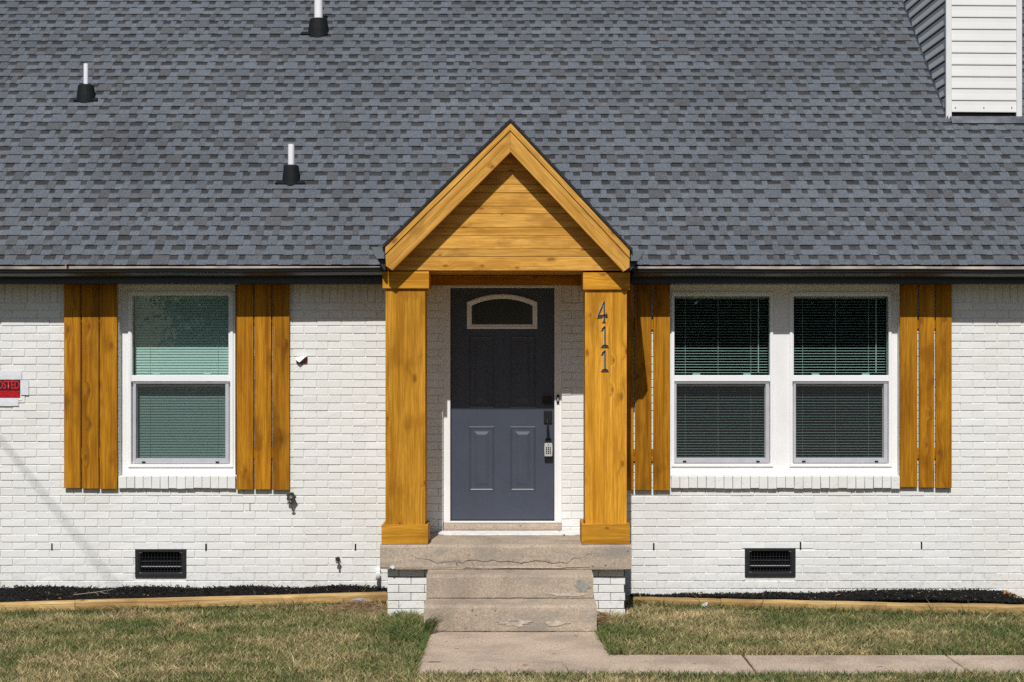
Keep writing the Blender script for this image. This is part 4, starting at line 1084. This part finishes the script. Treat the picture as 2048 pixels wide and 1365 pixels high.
def on_left(px, d): return (X(px, d), -d)
a0, a1, a2 = (-6.3, -1.02), (X(150, .70), -0.70), (X(774, .30), -0.30)
timber(a0[0], a0[1], a1[0] - 0.003, a1[1], 0.085, 0.100, "pale landscape timber edging the mulch bed at the far left")
timber(a1[0], a1[1] + 0.006, a2[0], a2[1], 0.104, 0.113, "landscape timber running up to the left side of the steps")
b0, b1, b2, b3 = (X(1266, .28), -0.28), (X(1442, .45), -0.45), (X(1866, .78), -0.78), (4.34, -0.90)
timber(b0[0], b0[1], b1[0] - 0.003, b1[1], 0.070, 0.078, "short brown landscape timber just right of the steps")
timber(b1[0], b1[1], b2[0] - 0.003, b2[1], 0.080, 0.090, "long yellow landscape timber edging the mulch below the double window")
timber(b2[0], b2[1], b3[0], b3[1], 0.092, 0.096, "landscape timber at the right end of the mulch bed")
timber(4.38, -0.90, 4.38, -0.02, 0.096, 0.090, "timber closing the bed's right end, running to the wall")
def seg_y(x, pts):
    return np.interp(x, [q[0] for q in pts], [q[1] for q in pts])
LP = [a0, a1, a2]; RP = [b0, b1, b2, b3]
def mulch(name, label, x0, x1, P, hfun, nchip, seed):
    r_ = np.random.default_rng(seed)
    nx, ny = 90, 12
    xs_ = np.linspace(x0, x1, nx); V = []
    for x in xs_:
        yfr = seg_y(x, P) + 0.085
        for j in range(ny):
            f_ = j / (ny - 1); y = yfr + (0.02 - yfr) * f_
            V.append((x, y, hfun(x, f_) + 0.012 * (lattice_noise(np.array([x * 6 + 40]), np.array([y * 6 + 40]), seed)[0] - 0.5)))
    V = np.array(V); idx = np.arange(nx * ny).reshape(nx, ny)
    q = np.stack([idx[:-1, :-1], idx[1:, :-1], idx[1:, 1:], idx[:-1, 1:]], -1).reshape(-1, 4)
    # chips: thin splinters lying every way
    cx = r_.uniform(x0, x1, nchip); f_ = r_.random(nchip); yfr = seg_y(cx, P) + 0.075; cy = yfr + (-0.012 - yfr) * f_
    cz = np.array([hfun(a_, b_) for a_, b_ in zip(cx, f_)]) + 0.012 * (lattice_noise(cx * 6 + 40, cy * 6 + 40, seed) - 0.5) + r_.uniform(-0.002, 0.012, nchip) + (r_.random(nchip) < 0.06) * 0.012
    ln = r_.uniform(0.012, 0.045, nchip); wd = r_.uniform(0.003, 0.009, nchip); th = r_.uniform(0.0015, 0.004, nchip)
    yaw = r_.uniform(0, 2 * np.pi, nchip); pit = r_.normal(0, 0.5, nchip); rol = r_.normal(0, 0.6, nchip)
    ax = np.stack([np.cos(yaw) * np.cos(pit), np.sin(yaw) * np.cos(pit), np.sin(pit)], -1)
    sd = np.stack([-np.sin(yaw), np.cos(yaw), np.zeros(nchip)], -1); upv = np.cross(ax, sd)
    s2 = sd * np.cos(rol)[:, None] + upv * np.sin(rol)[:, None]; u2 = np.cross(ax, s2)
    C_ = np.stack([cx, cy, cz], -1); cs = []
    for sa in (-1, 1):
        for sb in (-1, 1):
            for sc in (-1, 1):
                cs.append(C_ + ax * (sa * ln / 2)[:, None] * (1 if sc > 0 else 0.85) + s2 * (sb * wd / 2)[:, None] + u2 * (sc * th / 2)[:, None])
    CV = np.stack(cs, 1).reshape(-1, 3); b = np.arange(nchip)[:, None] * 8 + len(V)
    Q = np.concatenate([b + np.array(k_) for k_ in ((0, 1, 3, 2), (4, 6, 7, 5), (0, 4, 5, 1), (2, 3, 7, 6), (0, 2, 6, 4), (1, 5, 7, 3))], 0)
    tone = r_.uniform(0.5, 1.6, nchip)[:, None] * np.array((0.0125, 0.0118, 0.0112)); br = r_.random(nchip) < 0.022
    tone[br] = np.array((0.30, 0.20, 0.10)) * r_.uniform(0.5, 1.2, (br.sum(), 1))
    cols = np.concatenate([np.tile((0.009, 0.0085, 0.008), (len(V), 1)), np.repeat(tone, 8, 0)])
    o_ = np_mesh(name, np.concatenate([V, CV]), [q, Q], "mulch", cols)
    return tag(o_, label, "mulch", kind="stuff")
hL = lambda x, f_: 0.088 + 0.030 * f_ + 0.016 * math.sin(x * 3.1 + 1) * math.sin(math.pi * min(1, f_)) + 0.010 * math.sin(x * 7.3)
hR = lambda x, f_: 0.070 + 0.018 * min(1, (x - 1) / 3) - 0.030 * f_ * (1 if x < 2.2 else 0.6) + (0.050 * math.exp(-((x - 3.35) / .35) ** 2) + 0.045 * math.exp(-((x - 4.0) / .22) ** 2) + 0.02 * math.exp(-((x - 1.9) / .2) ** 2)) * math.sin(math.pi * min(1, 0.25 + f_ * 0.6)) + 0.006 * math.sin(x * 9)
mulch("mulch", "black bark mulch in the bed left of the steps", -6.3, X(775, .1), LP, hL, 11000, 3)
mulch("mulch", "black bark mulch in the bed right of the steps", X(1262, .1), 4.34, RP, hR, 11000, 4)

# ================================================================== GRASS
def scatter_grass(n, seed):
    r_ = np.random.default_rng(seed)
    x = r_.uniform(-6.3, 6.3, n); y = r_.uniform(-4.6, -0.05, n)
    # nearer the camera needs no more blades than farther off
    keep = np.ones(n, bool)
    lf = np.where(x < -0.9, seg_y(x, LP), np.where(x > 0.9, seg_y(x, RP), -0.90))
    ok_bed = y < lf - 0.004
    right_free = x > 4.47
    ok_bed |= right_free
    keep &= ok_bed
    ed = 0.018 * (lattice_noise(x * 9 + 30, y * 9 + 30, 5) - 0.35)
    on_walk = (x > -0.660 + ed) & (x < np.interp(-y, [1.6, 2.565], [0.660, 0.722]) - ed) & (y < -1.55) & (y > -3.30)
    on_walk |= (x > 0.6) & (y < -2.565 - ed * 0.6) & (y > -3.295 + ed)
    keep &= ~on_walk
    keep &= ~((x > -0.74) & (x < 0.695) & (y > -1.62))
    keep &= ~((np.abs(x + 0.05) < 1.0) & (y > -0.90))
    return x[keep], y[keep], r_
x, y, r_ = scatter_grass(520000, 21)
n = len(x)
pn = 0.55 * lattice_noise(x * 1.3 + 50, y * 2.2 + 50, 31) + 0.45 * lattice_noise(x * 4.1 + 20, y * 5.3 + 20, 32)
fine = lattice_noise(x * 13 + 9, y * 13 + 9, 33)
near_step = np.exp(-((np.abs(x + 0.02) - 0.82) / 0.17) ** 2) * (y > -2.1) * (y < -0.85) * np.where(x < 0, 1.1, 0.5)
near_edge = np.exp(-((np.where(x < 0, y - seg_y(x, LP), y - seg_y(x, RP))) / 0.10) ** 2)
walk_edge = np.exp(-((x + 0.70) / 0.07) ** 2) * (y < -1.6) + np.exp(-((x - 0.74) / 0.06) ** 2) * (y < -1.6) * (y > -2.6) + np.exp(-((y + 3.34) / .06) ** 2) * (x > -.6)
hgt = r_.uniform(0.011, 0.045, n) * (0.75 + 0.5 * pn) * (1 + 0.85 * near_step + 0.9 * near_edge + 0.3 * walk_edge)
tallp = r_.random(n) < 0.004 + 0.03 * near_edge; hgt[tallp] *= 2.0
dry = np.clip((pn - 0.42) * 1.45 + 0.33 + 0.45 * (fine - 0.5) - 0.38 * near_step - 0.25 * near_edge - 0.40 * walk_edge + r_.normal(0, 0.28, n), 0, 1)
green = np.array((0.110, 0.155, 0.045)); olive = np.array((0.245, 0.232, 0.092)); tan = np.array((0.54, 0.43, 0.235))
c1 = green + (olive - green) * np.clip(dry * 2, 0, 1)[:, None]; c1 = c1 + (tan - c1) * np.clip(dry * 2 - 1, 0, 1)[:, None]
dead = (r_.random(n) < 0.10)[:, None]; c1 = np.where(dead, np.array((0.33, 0.235, 0.125)), c1)
c1 *= (r_.uniform(0.60, 1.55, n) * (0.8 + 0.4 * fine))[:, None]
wd = r_.uniform(0.0024, 0.0052, n); yaw = r_.uniform(0, 2 * np.pi, n); lean = r_.uniform(0.3, 2.4, n) * hgt
ld = r_.uniform(0, 2 * np.pi, n)
sx, sy = np.cos(yaw) * wd, np.sin(yaw) * wd; lx, ly = np.cos(ld) * lean, np.sin(ld) * lean
z0 = np.full(n, -0.036)
base_z = np.where(y > -1.0, 0.0, 0.0)
def P_(fx, fz, ws): return np.stack([x + lx * fx + sx * ws, y + ly * fx + sy * ws, z0 + (hgt + 0.036) * fz], -1)
V = np.stack([P_(0, 0, -1), P_(0, 0, 1), P_(0.40, 0.66, 0.8), P_(0.40, 0.66, -0.8), P_(1.0, 1.0, 0)], 1).reshape(-1, 3)
b = np.arange(n)[:, None] * 5
grass = np_mesh("grass", V, [b + np.array([[0, 1, 2, 3]]), b + np.array([[3, 2, 4]])], "grass_blade", np.repeat(c1, 5, 0))
tag(grass, "short patchy lawn grass, half green and half straw coloured", "grass", kind="stuff")
# heaps of raked dry grass
def heap(hx_, hy_, n, wx_, wy_, hz_, label):
    x = r_.normal(hx_, wx_ * .8, n); y = r_.normal(hy_, wy_ * .85, n); hh_ = hz_ * np.exp(-((x - hx_) / wx_) ** 2 - ((y - hy_) / wy_) ** 2)
    yaw = r_.normal(0, 0.7, n); ln = r_.uniform(0.03, 0.09, n); pit = r_.normal(0, 0.25, n)
    c_ = np.stack([x, y, 0.012 + hh_ * r_.uniform(0.3, 1.0, n)], -1); ax = np.stack([np.cos(yaw) * np.cos(pit), np.sin(yaw) * np.cos(pit), np.sin(pit)], -1)
    wv = np.stack([np.zeros(n), r_.normal(0, 1, n), np.abs(r_.normal(1, .5, n))], -1); wv = wv / np.linalg.norm(wv, axis=1)[:, None] * 0.0022
    V = np.stack([c_ - ax * (ln / 2)[:, None] - wv, c_ - ax * (ln / 2)[:, None] + wv, c_ + ax * (ln / 2)[:, None] + wv * .4, c_ + ax * (ln / 2)[:, None] - wv * .4], 1).reshape(-1, 3)
    cols = np.repeat(np.array((0.36, 0.25, 0.14)) * r_.uniform(0.6, 1.3, n)[:, None], 4, 0)
    tag(np_mesh("dry_grass_heap", V, [np.arange(n)[:, None] * 4 + np.array([[0, 1, 2, 3]])], "grass_blade", cols), label, "dry grass", kind="stuff")
heap(X(718, .55), -0.55, 2600, 0.2, 0.13, 0.075, "low heap of brown dry grass left of the steps")
heap(X(1203, 1.3), -1.28, 700, 0.06, 0.10, 0.10, "small clump of brown dry grass against the lower step's right side")
# a spiky tuft leaning over the lower step
def tuft(cx, cy, n, h, lean, label):
    m = MB(); r2 = random.Random(5)
    for i in range(n):
        a_ = r2.uniform(-0.9, 0.9); l_ = h * r2.uniform(.55, 1.1); bx_, by_ = cx + r2.uniform(-.03, .03), cy + r2.uniform(-.05, .03); q = r2.uniform(.2, 1.0) * lean
        dx = math.cos(a_) * q * l_; dy = math.sin(a_) * q * l_ * .5 - 0.02; w_ = 0.0035; b = len(m.v)
        m.v += [(bx_ - w_, by_, -0.04), (bx_ + w_, by_, -0.04), (bx_ + dx * .45 + w_, by_ + dy * .5, l_ * .62), (bx_ + dx * .45 - w_, by_ + dy * .5, l_ * .62), (bx_ + dx, by_ + dy, l_ * .85)]
        c_ = r2.choice(((0.05, 0.085, 0.025), (0.09, 0.13, 0.04), (0.12, 0.11, 0.05)))
        m.face((b, b + 1, b + 2, b + 3), c_); m.face((b + 3, b + 2, b + 4), c_)
    return tag(m.build("grass_tuft", "grass_blade", origin=(cx, cy, 0), kind="stuff"), label, "grass tuft")
tuft(X(852, 1.62), -1.66, 46, 0.17, 1.2, "spiky green grass tuft leaning over the lower step's left edge")

# ================================================================== SMALL THINGS
# sign taped to the wall
def text_mesh(name, body, size, mat, parent, x0, zbase, y_, wx, bold=0.0, sz=None):
    cu = bpy.data.curves.new(name, 'FONT'); cu.body = body; cu.size = 1.0; cu.extrude = 0.0; cu.offset = bold
    tmp = bpy.data.objects.new(name, cu); COL.objects.link(tmp); bpy.context.view_layer.update()
    me = bpy.data.meshes.new_from_object(tmp.evaluated_get(bpy.context.evaluated_depsgraph_get())); bpy.data.objects.remove(tmp)
    me.materials.clear(); me.materials.append(M[mat])
    a_ = np.array([v_.co[:] for v_ in me.vertices]); lo, hi = a_.min(0), a_.max(0)
    for v_ in me.vertices:
        v_.co = ((v_.co.x - lo[0]) / (hi[0] - lo[0]) * wx, 0, (v_.co.y - lo[1]) / (hi[1] - lo[1]) * size)
    ob = bpy.data.objects.new(name, me); return link(ob, parent, (x0, y_, zbase))
sx0, sx1 = X(-22), X(41); ys = -0.0065
sign = tag(empty("sign", ((sx0 + sx1) / 2, -0.004, Z(799))), "red and black POSTED no trespassing sign taped to the brick wall", "sign")
MB().box(sx0 - 0.005, X(44), ys, ys + 0.002, Z(801), Z(757.5)).build("sign_card", "paper_white", sign)
MB().box(sx0, sx1, ys - 0.0015, ys - 0.0003, Z(796), Z(759)).build("sign_face", "sign_black", sign)
MB().box(sx0 + 0.004, sx1 - 0.003, ys - 0.0024, ys - 0.0017, Z(795), Z(781)).build("sign_band", "sign_dark_red", sign)
text_mesh("lettering", "POSTED", Z(761) - Z(778), "sign_red", sign, X(-12), Z(778.3), ys - 0.003, X(39.5) - X(-12), 0.02)
text_mesh("lettering", "NO TRESPASSING", Z(782) - Z(794), "sign_red", sign, X(-19), Z(794.2), ys - 0.0034, X(40) - X(-19), 0.012)
for k_, (a_, b_, c_, d_) in enumerate(((-30, 44, 742.5, 759.5), (41.5, 58, 760.5, 790.5), (-30, 38, 796.5, 812.5))):
    m = MB(); nn = 8; lp = []
    for i in range(nn + 1):
        x_ = X(a_) + (X(b_) - X(a_)) * i / nn; j_ = random.uniform(-.0012, .0012); y_ = ys - 0.0045 - 0.0006 * k_ + random.uniform(-.0005, .0005)
        lp.append([(x_, y_, Z(d_) + j_), (x_, y_ - 0.0012, (Z(c_) + Z(d_)) / 2), (x_, y_, Z(c_) + j_), (x_, y_ + 0.0022, Z(c_) + j_), (x_, y_ + 0.0022, Z(d_) + j_)])
    m.loft(lp, cap0=True); m.build("tape_strip", "tape", sign)

# lockbox hanging on the door handle
lbx, lby = X(1096.5, -YD) + 0.001, YD - 0.045
lock = tag(empty("lockbox", (lbx, lby, Z(913, -YD))), "grey key lockbox with black keypad hanging from the front door handle", "lockbox")
x0, x1, z0, z1 = X(1087.8, -YD), X(1105.2, -YD), Z(913, -YD), Z(885.5, -YD)
cxl = (x0 + x1) / 2; hw = (x1 - x0) / 2
def lockloop(y_, k_): 
    return [(cxl - hw * 0.93 * k_, y_, z0 + (1 - k_) * 0.05), (cxl + hw * 0.93 * k_, y_, z0 + (1 - k_) * 0.05), (cxl + hw * k_, y_, z0 + (z1 - z0) * .35), (cxl + hw * k_, y_, z0 + (z1 - z0) * .75), (cxl + hw * .88 * k_, y_, z1 - (1 - k_) * 0.05), (cxl - hw * .88 * k_, y_, z1 - (1 - k_) * 0.05), (cxl - hw * k_, y_, z0 + (z1 - z0) * .75), (cxl - hw * k_, y_, z0 + (z1 - z0) * .35)]
MB().loft([lockloop(lby + 0.030, 1.0), lockloop(lby - 0.008, 1.03)], cap0=True).build("lockbox_body", "black_plastic", lock)
MB().loft([lockloop(lby - 0.0085, 0.97), lockloop(lby - 0.016, 0.90)], cap0=True).build("lockbox_face", "lockbox_grey", lock)
for r0 in range(4):
    for c0 in range(3):
        xx = cxl + (c0 - 1) * 0.0165; zz = z0 + 0.030 + r0 * 0.0165
        MB().box(xx - 0.0052, xx + 0.0052, lby - 0.0185, lby - 0.0155, zz - 0.0058, zz + 0.0058).build("key", "black_plastic", lock, bevel=0.001)
MB().box(cxl - 0.003, cxl + 0.003, lby - 0.018, lby - 0.0155, z1 - 0.024, z1 - 0.012).build("key", "black_plastic", lock)
MB().tube([(cxl - 0.020, lby + 0.012, z1 - 0.006), (cxl - 0.021, lby + 0.010, z1 + 0.030), (cxl - 0.010, lby + 0.004, z1 + 0.046), (cxl + 0.010, lby + 0.004, z1 + 0.046), (cxl + 0.021, lby + 0.010, z1 + 0.030), (cxl + 0.020, lby + 0.012, z1 - 0.006)], 0.0075, 10).build("shackle", "black_plastic", lock, smooth=True)
MB().box(cxl - hw * .7, cxl + hw * .7, lby - 0.004, lby + 0.022, z1 - 0.002, z1 + 0.018).build("lockbox_collar", "black_plastic", lock, bevel=0.004)

# curled scrap of paper stuck to the wall beside the shutter
pc = tag(empty("paper_scrap", (X(603), -0.01, Z(731))), "small torn white paper flap peeling off the brick wall", "paper scrap")
def quadsurf(pts, name, mat):
    m = MB(); n_ = len(pts[0])
    for row in pts: m.v += row
    for i in range(len(pts) - 1):
        for j in range(n_ - 1): m.face((i * n_ + j, i * n_ + j + 1, (i + 1) * n_ + j + 1, (i + 1) * n_ + j))
    o_ = m.build(name, mat, pc, smooth=True)
    s_ = o_.modifiers.new("thick", 'SOLIDIFY'); s_.thickness = 0.0012; return o_
rows_ = []
for i in range(6):
    f_ = i / 5; row = []
    for j in range(7):
        g_ = j / 6
        px = 591.5 + (613.5 - 591.5) * g_ + (-1.5 + 3 * g_) * 0; zt_ = 714.5 - 2.5 * g_; sag = 12.5 * (1 - abs(g_ - 0.30) / 0.70 if g_ > .3 else 1 - (0.30 - g_) / 0.5)
        py = zt_ + max(sag, 1.0) * f_
        row.append((X(px, .01 + .03 * f_), -0.006 - 0.034 * f_ ** 0.8, Z(py, .01)))
    rows_.append(row)
quadsurf(rows_, "paper_flap", "paper_white")
quadsurf([[(X(592), -0.0045, Z(717)), (X(603), -0.0055, Z(716)), (X(615.5), -0.0045, Z(714))], [(X(593), -0.0045, Z(727.5)), (X(604), -0.0055, Z(729)), (X(615), -0.0045, Z(727))]], "paper_backing", "paper_red")

# grey stone by the timber
def rock(name, c, r3, label, cat, mat, seed, parent=None):
    r2 = np.random.default_rng(seed); m = MB(); nu, nv = 12, 7; lp = []
    for j in range(1, nv):
        ph = math.pi * j / nv; lp.append([(c[0] + r3[0] * math.sin(ph) * math.cos(6.2832 * i / nu) * r2.uniform(.85, 1.1), c[1] + r3[1] * math.sin(ph) * math.sin(6.2832 * i / nu) * r2.uniform(.85, 1.1), c[2] - r3[2] * math.cos(ph) * r2.uniform(.9, 1.05)) for i in range(nu)])
    m.loft(lp, cap0=True); return tag(m.build(name, mat, parent), label, cat)
rock("stone", (X(719, .42), -0.42, 0.030), (0.10, 0.06, 0.06), "grey stone in the grass against the left timber", "stone", "grey_stone", 1)
# litter
def scrap(name, px, py, d, w_, h_, label, cat, mat, lean=0.5):
    x, z = X(px, d), Z(py, d); m = MB(); n_ = 5; top = []
    pts = [(-w_ / 2, -h_ * .45), (-w_ * .1, -h_ / 2), (w_ * .45, -h_ * .1), (w_ / 2, h_ / 2), (w_ * .1, h_ * .35), (-w_ * .35, -h_ * .05)]
    m.loft([[(x + a_, -d - b_ * lean * 0.3, z + b_) for a_, b_ in pts], [(x + a_ * .9, -d - 0.008 - b_ * lean * .3 + 0.004 * (i % 2), z + b_ * .9) for i, (a_, b_) in enumerate(pts)]], cap0=True)
    return tag(m.build(name, mat), label, cat)
scrap("litter_scrap", 1408.5, 1209.5, 0.47, 0.062, 0.045, "white scrap of litter leaning on the timber right of the steps", "litter", "paper_white")
scrap("litter_scrap", 1434, 1228.5, 0.75, 0.020, 0.016, "tiny white speck of litter on the right lawn", "litter", "paper_white")
scrap("litter_scrap", 1466, 1200.5, 0.40, 0.034, 0.022, "pale chip lying in the mulch near the white scrap", "litter", "white_strip")
scrap("litter_scrap", 124, 1227.5, 0.80, 0.034, 0.022, "white scrap in the grass by the far left timber", "litter", "paper_white")
scrap("litter_scrap", 169, 1258.5, 1.25, 0.050, 0.014, "thin white scrap lying on the left lawn", "litter", "paper_white")
scrap("litter_scrap", 728.5, 1245.5, 1.15, 0.012, 0.022, "small white petal in the grass beside the steps", "litter", "paper_white")
# fallen leaves
def leaf(x, y, z, ln, yaw, label, mat="dry_leaf", up=0.3):
    m = MB(); prof = [(-1, 0), (-.5, .28), (0, .42), (.45, .30), (1, 0), (.45, -.30), (0, -.42), (-.5, -.28)]
    c_, s_ = math.cos(yaw), math.sin(yaw)
    L0 = [(x + (a_ * c_ - b_ * s_) * ln / 2, y + (a_ * s_ + b_ * c_) * ln / 2, z + 0.004 + abs(b_) * ln * up + max(a_, 0) ** 2 * ln * up * 0.6) for a_, b_ in prof]
    m.loft([L0, [(a_, b_, q + 0.0015) for a_, b_, q in L0]], cap0=True)
    return tag(m.build("fallen_leaf", mat), label, "leaf", "fallen leaves")
leaf(X(1119, .13), -0.13, LZ + 0.015, 0.030, 0.4, "small brown leaf on the right end of the white strip")
leaf(X(1128, .3), -0.31, LZ + 0.003, 0.035, 1.2, "brown leaf on the landing before the right column")
leaf(X(1026, 1.05), -1.03, Z1 + 0.001, 0.030, 0.9, "dark leaf in the middle of the upper step")
leaf(X(1017, 1.10), -1.12, Z1 + 0.001, 0.045, 0.1, "flat brown leaf on the upper step, just left of a darker one")
leaf(X(1152, 1.75), -1.80, 0.001, 0.045, 0.2, "brown leaf on the walk below the steps' right half")
leaf(X(1050, 2.95), -2.98, 0.001, 0.050, 0.0, "brown leaf lying on the middle of the walk near the street")
leaf(X(360, 1.4), -1.40, 0.03, 0.075, 0.6, "curled orange leaf on the left lawn")
leaf(X(135, .31), -0.335, EZ - 0.012, 0.055, 1.3, "dry orange leaf caught on the left gutter's edge", up=0.9)
leaf(X(2008, .30), -0.34, 0.10, 0.080, 1.0, "orange leaf at the right end of the mulch", up=0.8)
leaf(X(1670, .3), -0.42, 0.10, 0.050, 0.3, "reddish leaf in the mulch below the double window", up=0.6)
# dry twig on the left bed
m = MB(); tx, ty, tz = X(190, .35), -0.36, 0.135
m.tube([(X(146, .45), -0.45, 0.118), (X(170, .40), -0.42, 0.125), (X(200, .38), -0.38, 0.135), (X(226, .36), -0.34, 0.150)], [0.0035, 0.003, 0.003, 0.0015], 6)
m.tube([(X(200, .38), -0.38, 0.135), (X(212, .36), -0.41, 0.125), (X(222, .36), -0.42, 0.128)], [0.0025, 0.002, 0.001], 6)
m.tube([(X(190, .38), -0.39, 0.130), (X(196, .44), -0.43, 0.118)], [0.002, 0.001], 6)
tag(m.build("twig", "twig"), "pale dry twig lying on the mulch left of the single window's vent", "twig")

# service cable overhead, left of the house: its soft shadow crosses the wall
Ls = -SUN
A = Vector((X(0), 0, Z(878))) + Ls * 7.5; B = Vector((X(245), 0, Z(1190))) + Ls * 11.0
dAB = (B - A)
p0 = A - dAB * 1.05; p1 = Vector((1.5, -26.0, 11.5))
m = MB(); m.tube([p0, A, B, p1], 0.0075, 8)
tag(m.build("overhead_cable", "cable_black"), "black service cable overhead whose soft shadow crosses the left brick wall", "cable")
m = MB(); m.tube([(p1.x, p1.y, -0.3), (p1.x, p1.y, p1.z + 0.5)], [0.16, 0.11], 12)
tag(m.build("utility_pole", "pole_wood"), "wooden utility pole in the street behind the viewer", "pole")
m = MB(); m.tube([(p0.x, p0.y, roof_z(p0.y) - 0.1 if p0.y > EY else 2.5), (p0.x, p0.y, p0.z + 0.25)], 0.03, 10)
tag(m.build("service_mast", "flashing_metal"), "metal service mast at the house's far left end", "mast")

# trees across the street: what the window panes reflect
def tree(x, y, h, rad, seed, label):
    r2 = np.random.default_rng(seed); o_ = tag(empty("broadleaf_tree", (x, y, -0.03)), label, "tree", "trees across the street")
    m = MB(); m.tube([(x, y, -0.1), (x + .05, y, h * .2), (x - .1, y + .1, h * .5), (x, y, h * .8)], [0.32, 0.24, 0.17, 0.05], 10)
    for k_ in range(7):
        a_ = r2.uniform(0, 6.28); z_ = h * r2.uniform(.18, .6); l_ = rad * r2.uniform(.6, .9)
        m.tube([(x, y, z_), (x + math.cos(a_) * l_ * .5, y + math.sin(a_) * l_ * .5, z_ + l_ * .25), (x + math.cos(a_) * l_, y + math.sin(a_) * l_, z_ + l_ * .35)], [0.10, 0.06, 0.02], 7)
    m.build("trunk", "bark", o_)
    n = 14000; ncl = 90
    cc = r2.normal(0, 1, (ncl, 3)); cc /= np.linalg.norm(cc, axis=1)[:, None]; cc *= r2.uniform(.35, 1, (ncl, 1))
    cc = cc * np.array((rad, rad, h * .45)) + np.array((x, y, h * .52)); cl = r2.integers(0, ncl, n)
    c_ = cc[cl] + r2.normal(0, 1, (n, 3)) * rad * 0.17
    c_[:, 2] = np.maximum(c_[:, 2], 0.5)
    u = r2.normal(0, 1, (n, 3)); u /= np.linalg.norm(u, axis=1)[:, None]; v = np.cross(u, r2.normal(0, 1, (n, 3))); v /= np.linalg.norm(v, axis=1)[:, None]
    s_ = r2.uniform(.06, .13, n)[:, None]
    V = np.stack([c_ - u * s_, c_ + v * s_ * .55, c_ + u * s_, c_ - v * s_ * .55], 1).reshape(-1, 3)
    cols = np.repeat(np.array((0.028, 0.046, 0.014)) * r2.uniform(.5, 1.5, (ncl, 1))[cl] * r2.uniform(.7, 1.3, (n, 1)), 4, 0)
    np_mesh("crown", V - np.array((x, y, -0.03)), [np.arange(n)[:, None] * 4 + np.array([[0, 1, 2, 3]])], "leaf", cols, None)
    return o_
def tree_all():
    spots = [(-26, -46, 9, 4.2), (-18, -44, 11, 4.4), (-10.2, -47, 7, 3.2), (-3, -46, 10, 4.6), (5, -44, 12, 5.0), (12.5, -46, 11, 4.6), (20, -45, 12, 5.0), (28, -47, 10, 4.5)]
    nm = ["first", "second", "third", "fourth", "fifth", "sixth", "seventh", "eighth"]
    for k_, (x, y, h, rr) in enumerate(spots):
        before = set(o.name for o in bpy.data.objects)
        o_ = tree(x, y, h, rr, 100 + k_, "leafy tree across the street, %s from the left, seen only reflected in the panes" % nm[k_])
        for ob in bpy.data.objects:
            if ob.name not in before and ob.name.startswith("crown"):
                ob.parent = o_; ob.location = (0, 0, 0)
tree_all()
# added unseen leafy screen opposite, to darken what the double window's panes reflect
hg = tag(empty("added_hedge", (17, -42, -0.03)), "tall dark evergreen hedge across the street, seen only reflected in the double window", "added_hedge")
n = 16000; r2 = np.random.default_rng(77)
u_ = r2.uniform(0, 1, (n, 3)); c_ = np.stack([4 + 26 * u_[:, 0], -42.6 + 1.6 * u_[:, 1], 4.6 * u_[:, 2] ** 0.8 + 0.5 * np.sin(u_[:, 0] * 40)], -1); c_[:, 1] += np.where(r2.random(n) < .6, 0.4, 0)
c_[:, 2] = np.maximum(c_[:, 2], 0.1)
u = r2.normal(0, 1, (n, 3)); u /= np.linalg.norm(u, axis=1)[:, None]; v = np.cross(u, r2.normal(0, 1, (n, 3))); v /= np.linalg.norm(v, axis=1)[:, None]
s_ = r2.uniform(.10, .20, n)[:, None]
V = np.stack([c_ - u * s_, c_ + v * s_ * .5, c_ + u * s_, c_ - v * s_ * .5], 1).reshape(-1, 3)
cols = np.repeat(np.array((0.016, 0.028, 0.010)) * r2.uniform(.4, 1.6, (n, 1)), 4, 0)
fo = np_mesh("foliage", V - np.array((17, -42, -0.03)), [np.arange(n)[:, None] * 4 + np.array([[0, 1, 2, 3]])], "leaf", cols); fo.parent = hg
mb = MB(); mb.box(4.3, 29.7, -42.5, -41.9, -0.03, 4.2, (0.012, 0.018, 0.008)); mb.build("sky_blocker", "leaf", hg)  # added solid core, keeps the sky out of the reflection
